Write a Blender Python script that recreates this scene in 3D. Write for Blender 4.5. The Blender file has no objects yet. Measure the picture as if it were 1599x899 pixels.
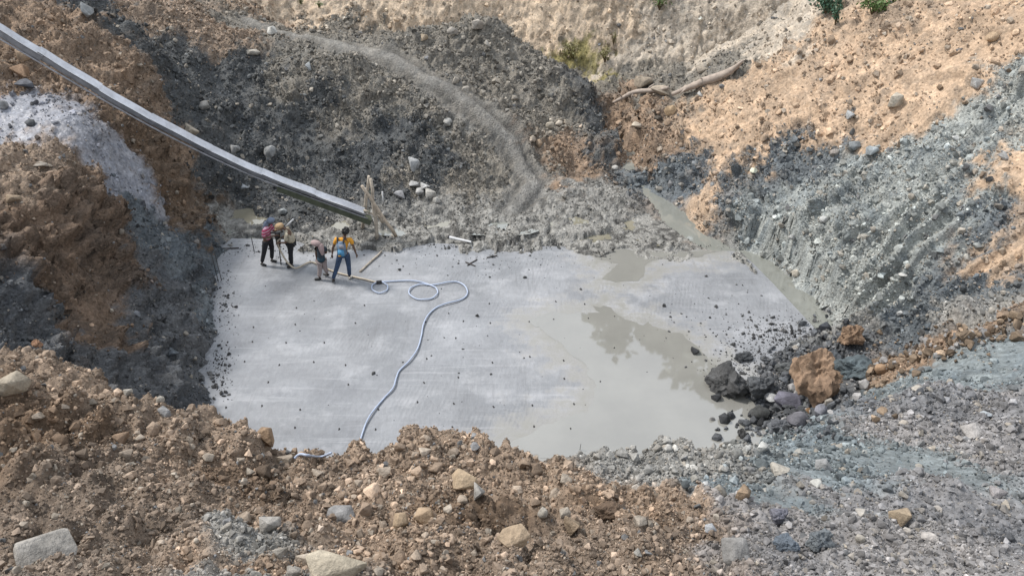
import bpy, bmesh, math, random
import numpy as np
from mathutils import Vector, Matrix, Euler
scene = bpy.context.scene
col = scene.collection
R = math.radians
random.seed(7)
rng = np.random.default_rng(7)

# ------------------------------------------------------------ camera, world, sun
CAM = np.array((0.0, 0.0, 12.7)); PITCH = R(34.0); F = 1230.0
cam_data = bpy.data.cameras.new("camera")
cam = bpy.data.objects.new("camera", cam_data); col.objects.link(cam)
cam.location = CAM; cam.rotation_euler = (R(90) - PITCH, 0, 0)
cam_data.sensor_width = 36.0; cam_data.lens = 36.0 * F / 1599.0
cam_data.clip_start = 0.05; cam_data.clip_end = 3000
scene.camera = cam
scene.render.resolution_x = 1024; scene.render.resolution_y = 575
scene.view_settings.view_transform = 'Standard'; scene.view_settings.look = 'None'
scene.view_settings.exposure = 1.08; scene.view_settings.gamma = 1.0

SUN_EL, SUN_AZ = R(52), R(-70)          # azimuth measured from +Y towards +X
sun_dir = Vector((math.sin(SUN_AZ) * math.cos(SUN_EL), math.cos(SUN_AZ) * math.cos(SUN_EL), math.sin(SUN_EL)))
world = bpy.data.worlds.new("World"); scene.world = world; world.use_nodes = True
wn = world.node_tree.nodes; wl = world.node_tree.links
for n in list(wn): wn.remove(n)
w_out = wn.new('ShaderNodeOutputWorld'); w_bg = wn.new('ShaderNodeBackground')
w_sky = wn.new('ShaderNodeTexSky'); w_sky.sky_type = 'NISHITA'; w_sky.sun_disc = False
w_sky.sun_elevation = SUN_EL; w_sky.sun_rotation = SUN_AZ
w_sky.air_density = 1.2; w_sky.dust_density = 3.0; w_sky.ozone_density = 1.0
w_tc = wn.new('ShaderNodeTexCoord'); w_n = wn.new('ShaderNodeTexNoise')
w_n.inputs['Scale'].default_value = 2.2; w_n.inputs['Detail'].default_value = 5
w_r = wn.new('ShaderNodeMapRange'); w_r.inputs[1].default_value = 0.35; w_r.inputs[2].default_value = 0.6
w_r.inputs[3].default_value = 0.55; w_r.inputs[4].default_value = 0.95
w_mx = wn.new('ShaderNodeMix'); w_mx.data_type = 'RGBA'
w_mx.inputs['B'].default_value = (9.3, 10.0, 11.0, 1)      # high white cloud
wl.new(w_tc.outputs['Generated'], w_n.inputs['Vector']); wl.new(w_n.outputs['Fac'], w_r.inputs[0])
wl.new(w_r.outputs[0], w_mx.inputs['Factor']); wl.new(w_sky.outputs['Color'], w_mx.inputs['A'])
wl.new(w_mx.outputs['Result'], w_bg.inputs['Color']); w_bg.inputs['Strength'].default_value = 0.058
wl.new(w_bg.outputs[0], w_out.inputs[0])
sun_data = bpy.data.lights.new("sun", 'SUN'); sun_data.energy = 1.8; sun_data.angle = R(9)
sun_data.color = (1.0, 0.955, 0.90)
sun = bpy.data.objects.new("sun", sun_data); col.objects.link(sun)
sun.rotation_euler = sun_dir.to_track_quat('Z', 'Y').to_euler(); sun.location = (-20, 0, 40)

# ------------------------------------------------------------ pixel rays
SP, CP = math.sin(PITCH), math.cos(PITCH)
def ray(u, v):
    a = (u - 799.5) / F; b = (v - 449.5) / F
    return np.array((a, CP - b * SP, -SP - b * CP))
def at_t(u, v, t): return CAM + ray(u, v) * t
def at_z(u, v, z=0.0):
    r = ray(u, v); return CAM + r * ((z - CAM[2]) / r[2])
def at_y(u, v, y):
    r = ray(u, v); return CAM + r * (y / r[1])
def to_px(P):
    P = np.asarray(P, dtype=np.float64) - CAM
    d = P[..., 1] * CP - P[..., 2] * SP
    up = P[..., 1] * SP + P[..., 2] * CP
    d = np.where(np.abs(d) < 1e-6, 1e-6, d)
    return 799.5 + F * P[..., 0] / d, 449.5 - F * up / d, d

# ------------------------------------------------------------ noise
_perm = np.random.default_rng(3).permutation(256).astype(np.int32); _perm = np.concatenate([_perm, _perm, _perm])
_val = np.random.default_rng(4).uniform(-1, 1, 1024).astype(np.float32)
def vnoise(P, seed=0):
    P = P + np.float32(seed * 17.37)
    i = np.floor(P).astype(np.int32); f = (P - i).astype(np.float32)
    f = f * f * f * (f * (f * 6 - 15) + 10); i &= 255
    x0, y0, z0 = i[:, 0], i[:, 1], i[:, 2]; x1, y1, z1 = (x0 + 1) & 255, (y0 + 1) & 255, (z0 + 1) & 255
    def h(x, y, z): return _val[_perm[_perm[_perm[x] + y] + z]]
    fx, fy, fz = f[:, 0], f[:, 1], f[:, 2]
    a = h(x0, y0, z0); a += (h(x1, y0, z0) - a) * fx
    b = h(x0, y1, z0); b += (h(x1, y1, z0) - b) * fx
    c = h(x0, y0, z1); c += (h(x1, y0, z1) - c) * fx
    d = h(x0, y1, z1); d += (h(x1, y1, z1) - d) * fx
    a += (b - a) * fy; c += (d - c) * fy
    return a + (c - a) * fz
def billow(P, seed=0): return np.sqrt(vnoise(P, seed) ** 2 + .006) * 2 - 0.78

# ------------------------------------------------------------ object helpers
def link(o, parent=None):
    col.objects.link(o)
    if parent is not None: o.parent = parent
    return o
def tag(o, label=None, cat=None, group=None, kind=None):
    if label: o['label'] = label
    if cat: o['category'] = cat
    if group: o['group'] = group
    if kind: o['kind'] = kind
    return o
def empty(name, loc=(0, 0, 0), rz=0.0):
    o = bpy.data.objects.new(name, None); o.location = loc; o.rotation_euler = (0, 0, rz); o.empty_display_size = 0.1
    return link(o)
def mesh_obj(name, verts, faces, mat, parent=None, smooth=False):
    m = bpy.data.meshes.new(name); m.from_pydata([tuple(v) for v in verts], [], [tuple(f) for f in faces]); m.update()
    if smooth: m.polygons.foreach_set('use_smooth', [True] * len(m.polygons))
    m.materials.append(mat)
    return link(bpy.data.objects.new(name, m), parent)
class MB:
    """collects shapes into one mesh"""
    def __init__(self): self.v = []; self.f = []
    def add(self, vs, fs):
        n = len(self.v); self.v += [tuple(x) for x in vs]; self.f += [tuple(i + n for i in f) for f in fs]; return self
    def tube(self, pts, rad, seg=8, cap=True, flat=1.0):
        pts = [Vector(p) for p in pts]; n = len(pts)
        rad = rad if hasattr(rad, '__len__') else [rad] * n
        ref = Vector((0, 0, 1)); vs = []
        for i, p in enumerate(pts):
            t = (pts[min(i + 1, n - 1)] - pts[max(i - 1, 0)]).normalized()
            r0 = ref if abs(t.dot(ref)) < 0.95 else Vector((1, 0, 0))
            s = t.cross(r0).normalized(); u = s.cross(t).normalized()
            for k in range(seg):
                a = 2 * math.pi * k / seg
                vs.append(p + s * (math.cos(a) * rad[i]) + u * (math.sin(a) * rad[i] * flat))
        fs = [(i * seg + k, i * seg + (k + 1) % seg, (i + 1) * seg + (k + 1) % seg, (i + 1) * seg + k) for i in range(n - 1) for k in range(seg)]
        if cap: fs += [tuple(range(seg))[::-1], tuple((n - 1) * seg + k for k in range(seg))]
        return self.add(vs, fs)
    def box(self, c, s, M=None):
        vs = [Vector((x * s[0] / 2, y * s[1] / 2, z * s[2] / 2)) for x in (-1, 1) for y in (-1, 1) for z in (-1, 1)]
        if M is not None: vs = [M @ v for v in vs]
        vs = [v + Vector(c) for v in vs]
        return self.add(vs, [(0, 1, 3, 2), (4, 6, 7, 5), (0, 4, 5, 1), (2, 3, 7, 6), (0, 2, 6, 4), (1, 5, 7, 3)])
    def ball(self, c, r, seg=10, rings=7, M=None):
        vs = []; fs = []
        for j in range(rings + 1):
            th = math.pi * j / rings
            for k in range(seg):
                a = 2 * math.pi * k / seg
                p = Vector((math.sin(th) * math.cos(a) * r[0], math.sin(th) * math.sin(a) * r[1], math.cos(th) * r[2]))
                if M is not None: p = M @ p
                vs.append(p + Vector(c))
        for j in range(rings):
            for k in range(seg):
                fs.append((j * seg + k, (j + 1) * seg + k, (j + 1) * seg + (k + 1) % seg, j * seg + (k + 1) % seg))
        return self.add(vs, fs)
    def build(self, name, mat, parent=None, smooth=True): return mesh_obj(name, self.v, self.f, mat, parent, smooth)

# ------------------------------------------------------------ material helpers
def new_mat(name):
    m = bpy.data.materials.new(name); m.use_nodes = True
    nt = m.node_tree; return m, nt.nodes, nt.links, nt.nodes['Principled BSDF']
def noise_node(N, L, scale, detail=4, rough=0.6, vec=None):
    n = N.new('ShaderNodeTexNoise'); n.inputs['Scale'].default_value = scale
    n.inputs['Detail'].default_value = detail; n.inputs['Roughness'].default_value = rough
    if vec is not None: L.new(vec, n.inputs['Vector'])
    return n
def map_range(N, L, src, a, b, c, d):
    n = N.new('ShaderNodeMapRange'); L.new(src, n.inputs[0])
    for i, x in enumerate((a, b, c, d)): n.inputs[i + 1].default_value = x
    return n.outputs[0]
def mix_col(N, L, fac, A, B, mode='MIX'):
    n = N.new('ShaderNodeMix'); n.data_type = 'RGBA'; n.blend_type = mode
    for s, x in (('Factor', fac), ('A', A), ('B', B)):
        if hasattr(x, 'is_output'): L.new(x, n.inputs[s])
        else: n.inputs[s].default_value = x
    return n.outputs['Result']
def math_node(N, L, op, a, b=None):
    n = N.new('ShaderNodeMath'); n.operation = op
    for i, x in enumerate((a, b)):
        if x is None: continue
        if hasattr(x, 'is_output'): L.new(x, n.inputs[i])
        else: n.inputs[i].default_value = x
    return n.outputs[0]
def simple_mat(name, c, rough=0.7, metal=0.0, var=0.25, scale=8.0, bump=0.0):
    m, N, L, P = new_mat(name)
    tc = N.new('ShaderNodeTexCoord')
    n = noise_node(N, L, scale, 5, 0.65, tc.outputs['Object'])
    f = map_range(N, L, n.outputs['Fac'], 0.3, 0.7, 1 - var, 1 + var)
    mul = N.new('ShaderNodeVectorMath'); mul.operation = 'SCALE'; mul.inputs[0].default_value = c[:3]
    L.new(f, mul.inputs['Scale']); L.new(mul.outputs[0], P.inputs['Base Color'])
    P.inputs['Roughness'].default_value = rough; P.inputs['Metallic'].default_value = metal
    if bump:
        b = N.new('ShaderNodeBump'); b.inputs['Strength'].default_value = bump; b.inputs['Distance'].default_value = 0.02
        L.new(n.outputs['Fac'], b.inputs['Height']); L.new(b.outputs[0], P.inputs['Normal'])
    return m
# ------------------------------------------------------------ terrain: control points of the pit
ctrl = []
def W(*pts):
    for p in pts: ctrl.append(p)
def PZ(*pts):
    for u, v, z in pts: ctrl.append(tuple(at_z(u, v, z)))
def PT(*pts):
    for u, v, t in pts: ctrl.append(tuple(at_t(u, v, t)))
def PY(*pts):
    for u, v, y in pts: ctrl.append(tuple(at_y(u, v, y)))
def right_bank(u, v, dz=0.0):          # the cut bank, a plane at 40 degrees from its toe
    r = ray(u, v); k = .84
    t = (12.7 + k * 14.3) / (k * (.918 * r[0] + .398 * r[1]) - r[2]); p = CAM + r * t; p[2] += dz; ctrl.append(tuple(p))
def left_bank(u, v, k=1.43, dz=0.0):   # the left pit wall, about 55 degrees
    r = ray(u, v); n = np.array((-1.0, -.26)); c = -7.5 + 14.5 * .26
    t = (12.7 - k * c) / (k * (n[0] * r[0] + n[1] * r[1]) - r[2]); p = CAM + r * t; p[2] += dz; ctrl.append(tuple(p))
# slab inside, under the concrete
W((-5.5, 12.8, -1.2), (-6, 15.5, -1.2), (-7, 18.5, -1.0), (-3, 12.2, -1.3), (-2, 16, -1.3), (-2, 19.3, -.8), (1, 12.2, -1.3), (2, 16, -1.3), (2, 19.3, -.8), (5, 15, -1.2), (5.5, 18, -1), (4, 13, -1))
# edges of the slab
PZ((345, 352, .1), (338, 400, .02), (333, 480, .02), (318, 570, .02), (311, 622, .02))
W((-6.9, 12.6, .02), (-6.2, 11.2, .05), (-4, 10.1, .05), (0, 9.8, .05), (2.5, 10.1, .05), (4.2, 11, .05))
PZ((1200, 672, .03), (1185, 640, .03), (1150, 605, .02), (1190, 560, .03), (1245, 530, .03), (1290, 508, .05))
PZ((360, 378, .1), (480, 380, .1), (620, 372, .1), (760, 378, .1), (900, 382, .09), (1040, 385, .07))
PZ((1125, 387, -.15), (1200, 440, -.22), (1255, 490, -.2))
# mud flat behind
PZ((700, 330, .2), (800, 338, .2), (900, 335, .22), (850, 362, .14), (960, 360, .13), (650, 350, .14), (480, 352, .16), (560, 345, .15), (740, 305, .28), (920, 300, .25), (400, 335, .12), (370, 310, .2))
PZ((1000, 345, .12), (1060, 383, .06), (975, 300, .2))
PZ((1005, 292, -.12), (1040, 335, -.14), (1085, 375, -.15), (985, 265, .02), (1000, 310, .1))
# foreground slope
PT((0, 899, 3.6), (400, 899, 3.9), (800, 899, 4.0), (1200, 899, 4.3), (1599, 899, 4.7))
PT((0, 800, 4.5), (400, 800, 4.9), (800, 800, 5.1), (1200, 800, 5.6), (1599, 800, 6.3))
PT((300, 760, 5.4), (560, 750, 6.1), (800, 740, 6.4), (1000, 740, 6.7), (1200, 740, 7.1), (1400, 740, 7.6), (1599, 740, 7.8))
PT((600, 712, 7.3), (700, 708, 7.6), (820, 710, 7.7), (1000, 710, 8.0), (1130, 700, 8.5), (1300, 700, 9.2), (1450, 700, 9.1), (1599, 690, 9.0))
PT((0, 568, 7.4), (120, 594, 7.3), (250, 638, 7.1), (325, 648, 7.0), (385, 668, 6.9), (440, 708, 6.8), (520, 716, 7.0), (150, 700, 5.9), (300, 715, 6.1), (0, 700, 5.5))
for u, v, t in ((0, 568, 7.4), (120, 594, 7.3), (250, 638, 7.1), (325, 648, 7.0), (385, 668, 6.9), (440, 708, 6.8), (520, 716, 7.0), (600, 712, 7.3), (700, 708, 7.6), (820, 710, 7.7), (1000, 710, 8.0)):
    for k, drop in ((.9, .55), (1.9, 1.9)): p_ = at_t(u, v, t + k); W((p_[0], p_[1], p_[2] - drop))      # the far side of the near slope drops away
PT((1240, 668, 10.8), (1300, 650, 12.6), (1400, 645, 11.5), (1500, 640, 11.2), (1599, 640, 10.7), (1410, 602, 13.6), (1500, 570, 13.8), (1599, 535, 14.0), (1599, 590, 12.2), (1500, 605, 12.6))
PT((1440, 545, 15.2), (1599, 502, 15.6), (1520, 525, 15.4))
PZ((1340, 575, .9), (1300, 600, .5), (1240, 600, .2), (1250, 640, .25), (1390, 560, 1.2))
# behind and beside the viewer
W((0, 0.3, 10.75), (0, -3, 11.2), (-6, -1, 10.9), (6, -1, 10.0), (-5, 2.5, 9.6), (5, 2, 9.2), (-8, 5, 8.8), (-8.4, 8.6, 4.6), (-12, 8, 6.4), (-7.2, 10, 2.3), (9, 3, 8.3), (14, 5, 6.8), (12, 8, 5.0), (15, 10, 4.6))
# right bank
for u, v in ((1120, 320), (1200, 400), (1250, 250), (1260, 430), (1340, 455), (1350, 300), (1350, 150), (1450, 400), (1450, 250), (1450, 100), (1560, 440), (1560, 350), (1560, 200), (1560, 60), (1200, 150), (1080, 240), (1290, 90)): right_bank(u, v)
right_bank(1350, 510, .1); right_bank(1450, 490, .1)
right_bank(1020, 205, -.1)
for u, v in ((1000, 135), (1110, 112), (1200, 84), (1260, 46), (1380, 22), (1500, 2)): right_bank(u, v)
W((18, 15, 6.6), (18, 25, 9.5), (22, 20, 9.5), (15.5, 29, 8.2), (20, 32, 10))
PY((1150, 98, 33.5), (1060, 112, 33.0), (1000, 142, 31.8), (1250, 64, 34.0))
W((12, 33, 4.0), (16, 35, 6.0))
# far hillside
PY((870, 104, 36.3), (950, 116, 35.6), (1050, 88, 35.8), (1150, 80, 36.2))
W((-6, 37, 1.6), (-2, 36.6, 1.0), (12, 37, 4.2), (16, 38, 6.2))
PY((450, 16, 38.0), (560, 22, 37.8), (680, 28, 37.6), (1000, 0, 37.7), (800, 0, 38.8), (1250, 0, 37.0))
W((-20, 42, 6), (-12, 40, 6), (-4, 40.5, 7.2), (4, 40, 8), (12, 39.6, 8.5), (20, 40, 10), (-20, 50, 9), (-8, 50, 10), (4, 50, 12), (16, 50, 16), (30, 45, 16), (-30, 60, 12), (0, 65, 15), (20, 65, 22), (40, 60, 24), (-45, 50, 12))
# spoil mound and haul road
PY((390, 30, 34.6), (500, 60, 32.0), (620, 92, 29.8), (700, 140, 28.0), (800, 220, 26.3), (830, 285, 24.7), (560, 76, 30.8), (440, 50, 33.2), (760, 182, 27.0))
PY((450, 92, 29.7), (560, 112, 29.0), (680, 170, 27.3), (400, 120, 29.2), (500, 200, 27.1), (620, 215, 26.4), (740, 235, 26.0), (540, 245, 25.9))
PZ((370, 322, .12), (450, 330, .2), (560, 308, .34), (620, 304, .4), (700, 300, .4), (770, 290, .42))
PY((760, 32, 33.0), (690, 52, 32.3), (850, 92, 32.0), (905, 150, 30.0), (945, 225, 27.3), (955, 268, 26.0), (750, 100, 31.0), (850, 200, 27.9), (800, 150, 29.4), (890, 255, 26.0), (640, 45, 33.2))
W((1, 35.5, .6), (-3, 36, 1.2), (3, 33.2, .5), (4.3, 29.5, .3), (4.3, 27, .12), (-7, 35.5, 2.2))
# left wall
for u, v in ((330, 330), (290, 400), (290, 520), (240, 450), (280, 590), (240, 350), (310, 450)): left_bank(u, v)
for u, v in ((150, 330), (60, 350), (30, 450), (130, 480), (200, 440), (120, 280), (60, 260), (200, 540)): left_bank(u, v, 1.43, .0)
PT((0, 180, 21.0), (60, 185, 21.0), (120, 195, 20.9), (180, 250, 21.6), (0, 225, 20.2), (60, 228, 20.2))
PT((0, 100, 22.6), (100, 100, 23.4), (0, 0, 24.6), (100, 20, 25.6), (160, 165, 22.8), (250, 230, 23.9), (300, 300, 24.5), (200, 170, 23.6), (200, 60, 27.0), (270, 150, 27.0), (330, 250, 26.5), (300, 50, 30.0), (130, 0, 28.0), (300, 5, 34.0), (350, 190, 28.0), (230, 110, 26.0))
W((-20, 20, 8.5), (-20, 12, 7), (-20, 28, 9), (-15, 8, 6), (-14, 11, 5.6), (-25, 20, 10), (-14.5, 15.2, 5.6), (-22, 34, 8))

C = np.array(ctrl, dtype=np.float64)
def tps_fit(X, z, lam=0.02):
    n = len(X); d2 = ((X[:, None] - X[None]) ** 2).sum(-1)
    K = 0.5 * d2 * np.log(d2 + 1e-12); K[np.arange(n), np.arange(n)] = lam
    P = np.c_[np.ones(n), X]; A = np.zeros((n + 3, n + 3)); A[:n, :n] = K; A[:n, n:] = P; A[n:, :n] = P.T
    return np.linalg.solve(A, np.r_[z, 0, 0, 0])
tw = tps_fit(C[:, :2], C[:, 2])
GX0, GX1, GY0, GY1, GS = -60.0, 60.0, -8.0, 92.0, 0.2
gx = np.arange(GX0, GX1 + 1e-6, GS); gy = np.arange(GY0, GY1 + 1e-6, GS)
G = np.zeros((len(gy), len(gx)))
for j, y in enumerate(gy):
    d2 = (gx[:, None] - C[None, :, 0]) ** 2 + (y - C[None, :, 1]) ** 2
    G[j] = (0.5 * d2 * np.log(d2 + 1e-12)) @ tw[:len(C)] + tw[-3] + tw[-2] * gx + tw[-1] * y
G = np.clip(G, -1.6, 26.0)
def base_z(x, y):
    fx = np.clip((x - GX0) / GS, 0, len(gx) - 1.001); fy = np.clip((y - GY0) / GS, 0, len(gy) - 1.001)
    i = fx.astype(int); j = fy.astype(int); a = fx - i; b = fy - j
    return (G[j, i] * (1 - a) + G[j, i + 1] * a) * (1 - b) + (G[j + 1, i] * (1 - a) + G[j + 1, i + 1] * a) * b
def cast(u, v, tmax=90.0):
    """first hit of pixel rays with the base ground"""
    u = np.atleast_1d(np.asarray(u, float)); v = np.atleast_1d(np.asarray(v, float))
    out = np.zeros((len(u), 3))
    ts = np.arange(1.5, tmax, 0.04)
    for k in range(len(u)):
        r = ray(u[k], v[k]); P = CAM + ts[:, None] * r
        h = P[:, 2] - np.maximum(base_z(P[:, 0], P[:, 1]), 0.0)
        hit = np.nonzero(h < 0)[0]; i = hit[0] if len(hit) else len(ts) - 1
        out[k] = P[i]
    return out

# ------------------------------------------------------------ soil zones: colour, roughness of relief, stoniness
SOIL = {  # albedo, relief amplitude, stones, wet, region
 'tan':     ((.45, .362, .27), .42, .25, 0, 'hillside'),
 'tangrey': ((.39, .34, .278), .48, .3, 0, 'hillside'),
 'moss':    ((.23, .2, .085), .9, .2, 0, 'hillside'),
 'brown':   ((.268, .204, .152), 1.2, 1.0, 0, None),
 'brownd':  ((.17, .12, .082), 1.5, .35, 0, None),
 'orange':  ((.375, .278, .196), 1.0, .22, 0, None),
 'redbr':   ((.24, .175, .125), 1.3, .45, 0, None),
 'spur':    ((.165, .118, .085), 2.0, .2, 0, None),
 'dark':    ((.083, .087, .088), 1.3, .8, .15, None),
 'grbr':    ((.19, .175, .15), 1.15, .9, 0, None),
 'grey':    ((.24, .235, .22), .8, 1.0, 0, None),
 'bgrey':   ((.29, .307, .295), 1.35, .4, .1, None),
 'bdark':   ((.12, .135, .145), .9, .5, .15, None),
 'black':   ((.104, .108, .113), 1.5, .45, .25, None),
 'mud':     ((.28, .272, .25), 1.1, .25, .6, None),
 'road':    ((.27, .262, .24), .22, .12, .25, None),
 'plat':    ((.235, .243, .27), .3, .1, .5, None),
 'teal':    ((.155, .178, .186), .25, .08, .4, None),
 'purple':  ((.205, .2, .2), .7, 1.0, .05, None),
}
zones = []
def Z(region, soil, *px):
    for p in px: zones.append((region, soil, p))
Z('far_hillside', 'tan', (450, 14), (600, 12), (760, 8), (830, 50), (880, 30), (860, 15), (960, 40), (520, 18), (700, 12), (420, 6))
Z('far_hillside', 'tangrey', (1000, 70), (1080, 40), (1150, 40), (1200, 20), (1220, 50), (1050, 70), (960, 90), (1120, 75))
Z('far_hillside', 'moss', (890, 88), (940, 92))
Z('far_hillside', 'grbr', (920, 122), (980, 130), (1010, 118), (1060, 125), (1110, 105), (1150, 92))
Z('cut_bank', 'redbr', (985, 190), (1000, 230), (1020, 190), (1055, 215), (980, 165))
Z('cut_bank', 'orange', (1120, 150), (1200, 110), (1300, 80), (1400, 90), (1500, 80), (1580, 60), (1250, 160), (1350, 130), (1440, 150), (1150, 200), (1110, 180), (1420, 40), (1560, 20), (1230, 190), (1380, 200), (1180, 230), (1130, 270), (1110, 310), (1170, 205), (1300, 180), (1480, 130))
Z('cut_bank', 'orange', (1580, 270), (1590, 370), (1550, 385), (1590, 240), (1085, 315))
Z('cut_bank', 'bdark', (1075, 245), (1050, 260), (1100, 280), (1020, 262), (1080, 300), (1240, 215), (1210, 240), (1290, 220), (1150, 310), (1160, 250))
Z('cut_bank', 'bgrey', (1200, 300), (1280, 280), (1350, 250), (1420, 230), (1500, 170), (1560, 130), (1250, 350), (1320, 330), (1400, 300), (1480, 260), (1550, 220), (1200, 390), (1280, 400), (1350, 380), (1430, 350), (1500, 330), (1450, 420), (1380, 430), (1300, 440), (1560, 170), (1520, 300))
Z('cut_bank', 'bdark', (1550, 340), (1560, 420), (1520, 410), (1500, 440), (1480, 460), (1420, 500), (1400, 480))
Z('cut_bank', 'grey', (1220, 420), (1300, 480), (1340, 500), (1260, 450), (1540, 450), (1580, 470), (1520, 480))
Z('spoil_mound', 'dark', (350, 120), (420, 100), (330, 200), (400, 180), (380, 250), (450, 230), (450, 290), (530, 240), (500, 160), (560, 280), (600, 250), (380, 300), (280, 110), (240, 70), (180, 40), (150, 10), (320, 270), (300, 170), (620, 190), (690, 210), (620, 290), (480, 320), (420, 330), (700, 260), (260, 90))
Z('spoil_mound', 'grbr', (450, 80), (550, 120), (640, 140), (700, 190), (740, 220), (770, 260), (740, 285), (560, 150), (480, 110), (600, 100), (680, 70), (740, 60), (800, 80), (850, 130), (900, 190), (780, 130), (720, 90), (860, 160), (620, 60), (500, 40), (830, 180), (560, 40), (640, 270), (710, 160))
Z('spoil_mound', 'dark', (912, 150), (935, 185), (950, 215), (958, 245), (925, 165), (942, 200))
Z('spoil_mound', 'redbr', (880, 225), (910, 250), (860, 240), (930, 245), (890, 270))
Z('spoil_mound', 'brown', (330, 30), (280, 20), (230, 20), (360, 50), (420, 22))
Z('spoil_mound', 'grbr', (395, 32), (440, 50), (500, 62), (560, 78), (620, 96), (660, 115), (700, 142), (740, 170), (775, 200), (805, 225), (825, 255), (830, 285))
Z('mud_flat', 'mud', (640, 340), (700, 330), (760, 310), (820, 330), (880, 300), (940, 300), (900, 350), (960, 340), (840, 365), (1000, 360), (700, 360), (560, 355), (480, 365), (400, 345), (360, 335), (1040, 375), (740, 350), (1180, 410), (1240, 465))
Z('mud_flat', 'dark', (430, 340), (500, 348), (450, 358))
Z('earth_wall', 'redbr', (60, 60), (30, 20), (100, 30), (150, 90), (200, 130), (60, 120), (110, 125), (20, 130), (240, 160), (280, 210), (20, 90))
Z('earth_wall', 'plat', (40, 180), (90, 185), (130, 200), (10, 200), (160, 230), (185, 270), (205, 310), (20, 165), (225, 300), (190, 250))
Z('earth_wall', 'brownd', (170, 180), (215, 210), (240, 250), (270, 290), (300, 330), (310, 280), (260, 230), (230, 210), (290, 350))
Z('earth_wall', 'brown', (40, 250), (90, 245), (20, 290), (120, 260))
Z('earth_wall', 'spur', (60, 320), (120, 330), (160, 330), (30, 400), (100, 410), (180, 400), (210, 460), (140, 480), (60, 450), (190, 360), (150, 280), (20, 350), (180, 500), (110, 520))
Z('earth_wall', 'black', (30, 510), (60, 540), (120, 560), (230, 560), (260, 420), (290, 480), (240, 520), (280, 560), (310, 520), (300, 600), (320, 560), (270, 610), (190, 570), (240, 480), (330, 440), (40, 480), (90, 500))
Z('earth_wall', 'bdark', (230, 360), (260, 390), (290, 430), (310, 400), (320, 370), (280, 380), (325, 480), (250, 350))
Z('near_slope', 'brown', (40, 580), (120, 610), (220, 640), (330, 660), (400, 690), (100, 700), (250, 720), (350, 760), (450, 780), (600, 740), (700, 760), (800, 760), (900, 760), (1000, 780), (1080, 790), (500, 740), (600, 820), (700, 850), (850, 850), (1000, 860), (1080, 850), (430, 860), (300, 850), (780, 720), (600, 710), (940, 800), (520, 860), (200, 800), (100, 800))
Z('near_slope', 'brownd', (400, 740), (370, 720), (60, 640), (100, 660), (30, 690), (420, 770), (960, 795), (750, 800))
Z('near_slope', 'grey', (370, 830), (400, 880), (700, 695), (1000, 705), (900, 700), (1080, 700), (1050, 720), (1120, 730), (1150, 720))
Z('near_slope', 'purple', (1250, 800), (1350, 780), (1450, 760), (1550, 720), (1500, 800), (1580, 800), (1400, 850), (1550, 870), (1250, 880), (1450, 680), (1550, 650), (1400, 670), (1330, 830), (1180, 800), (1450, 620), (1590, 620), (1520, 690))
Z('near_slope', 'teal', (1250, 700), (1300, 690), (1350, 720), (1420, 725), (1480, 725), (1300, 740), (1220, 730), (1460, 580), (1520, 565), (1590, 550), (1440, 575), (1490, 585), (1550, 590), (1595, 575), (1480, 562), (1360, 735), (1300, 720), (1450, 715), (1420, 590), (1560, 575), (1380, 620), (1230, 790), (1200, 770), (1180, 690), (1280, 670))
Z('near_slope', 'redbr', (1360, 585), (1400, 565), (1450, 545), (1520, 525), (1590, 500), (1330, 600))
Z('near_slope', 'black', (1290, 610), (1250, 580), (1210, 590), (1200, 640), (1250, 640), (1300, 560), (1320, 620), (1220, 545))
zp = cast([z[2][0] for z in zones], [z[2][1] for z in zones])
zsoil = [SOIL[z[1]] for z in zones]
zcol = np.array([s[0] for s in zsoil], np.float32)
zpar = np.array([(s[1], s[2], s[3]) for s in zsoil], np.float32)
REGIONS = ['far_hillside', 'cut_bank', 'spoil_mound', 'haul_road', 'mud_flat', 'earth_wall', 'near_slope']
zreg = np.array([REGIONS.index(z[0]) for z in zones])
EXTRA = [(-25, 60, 12, 'far_hillside', 'tan'), (0, 60, 15, 'far_hillside', 'tangrey'), (20, 60, 20, 'far_hillside', 'tangrey'), (20, 42, 12, 'far_hillside', 'tangrey'), (-20, 42, 6, 'far_hillside', 'tan'), (0, 36, 1, 'far_hillside', 'grbr'),
         (18, 22, 9, 'cut_bank', 'orange'), (20, 30, 9, 'cut_bank', 'orange'), (14, 13, 3, 'cut_bank', 'bgrey'), (-18, 20, 8, 'earth_wall', 'redbr'), (-14, 10, 6, 'earth_wall', 'spur'), (-10, 10, 4, 'earth_wall', 'black'),
         (0, -2, 11, 'near_slope', 'brown'), (-7, 2, 10, 'near_slope', 'brown'), (7, 2, 9, 'near_slope', 'purple'), (12, 6, 6, 'near_slope', 'purple'), (0, 9, 1.5, 'near_slope', 'grey'), (-4, 9, 2, 'near_slope', 'brownd'), (-22, 32, 8, 'earth_wall', 'redbr')]
zp = np.r_[zp, np.array([e[:3] for e in EXTRA])].astype(np.float32)
zcol = np.r_[zcol, np.array([SOIL[e[4]][0] for e in EXTRA], np.float32)]
zpar = np.r_[zpar, np.array([SOIL[e[4]][1:4] for e in EXTRA], np.float32)]
zreg = np.r_[zreg, np.array([REGIONS.index(e[3]) for e in EXTRA])]

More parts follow.
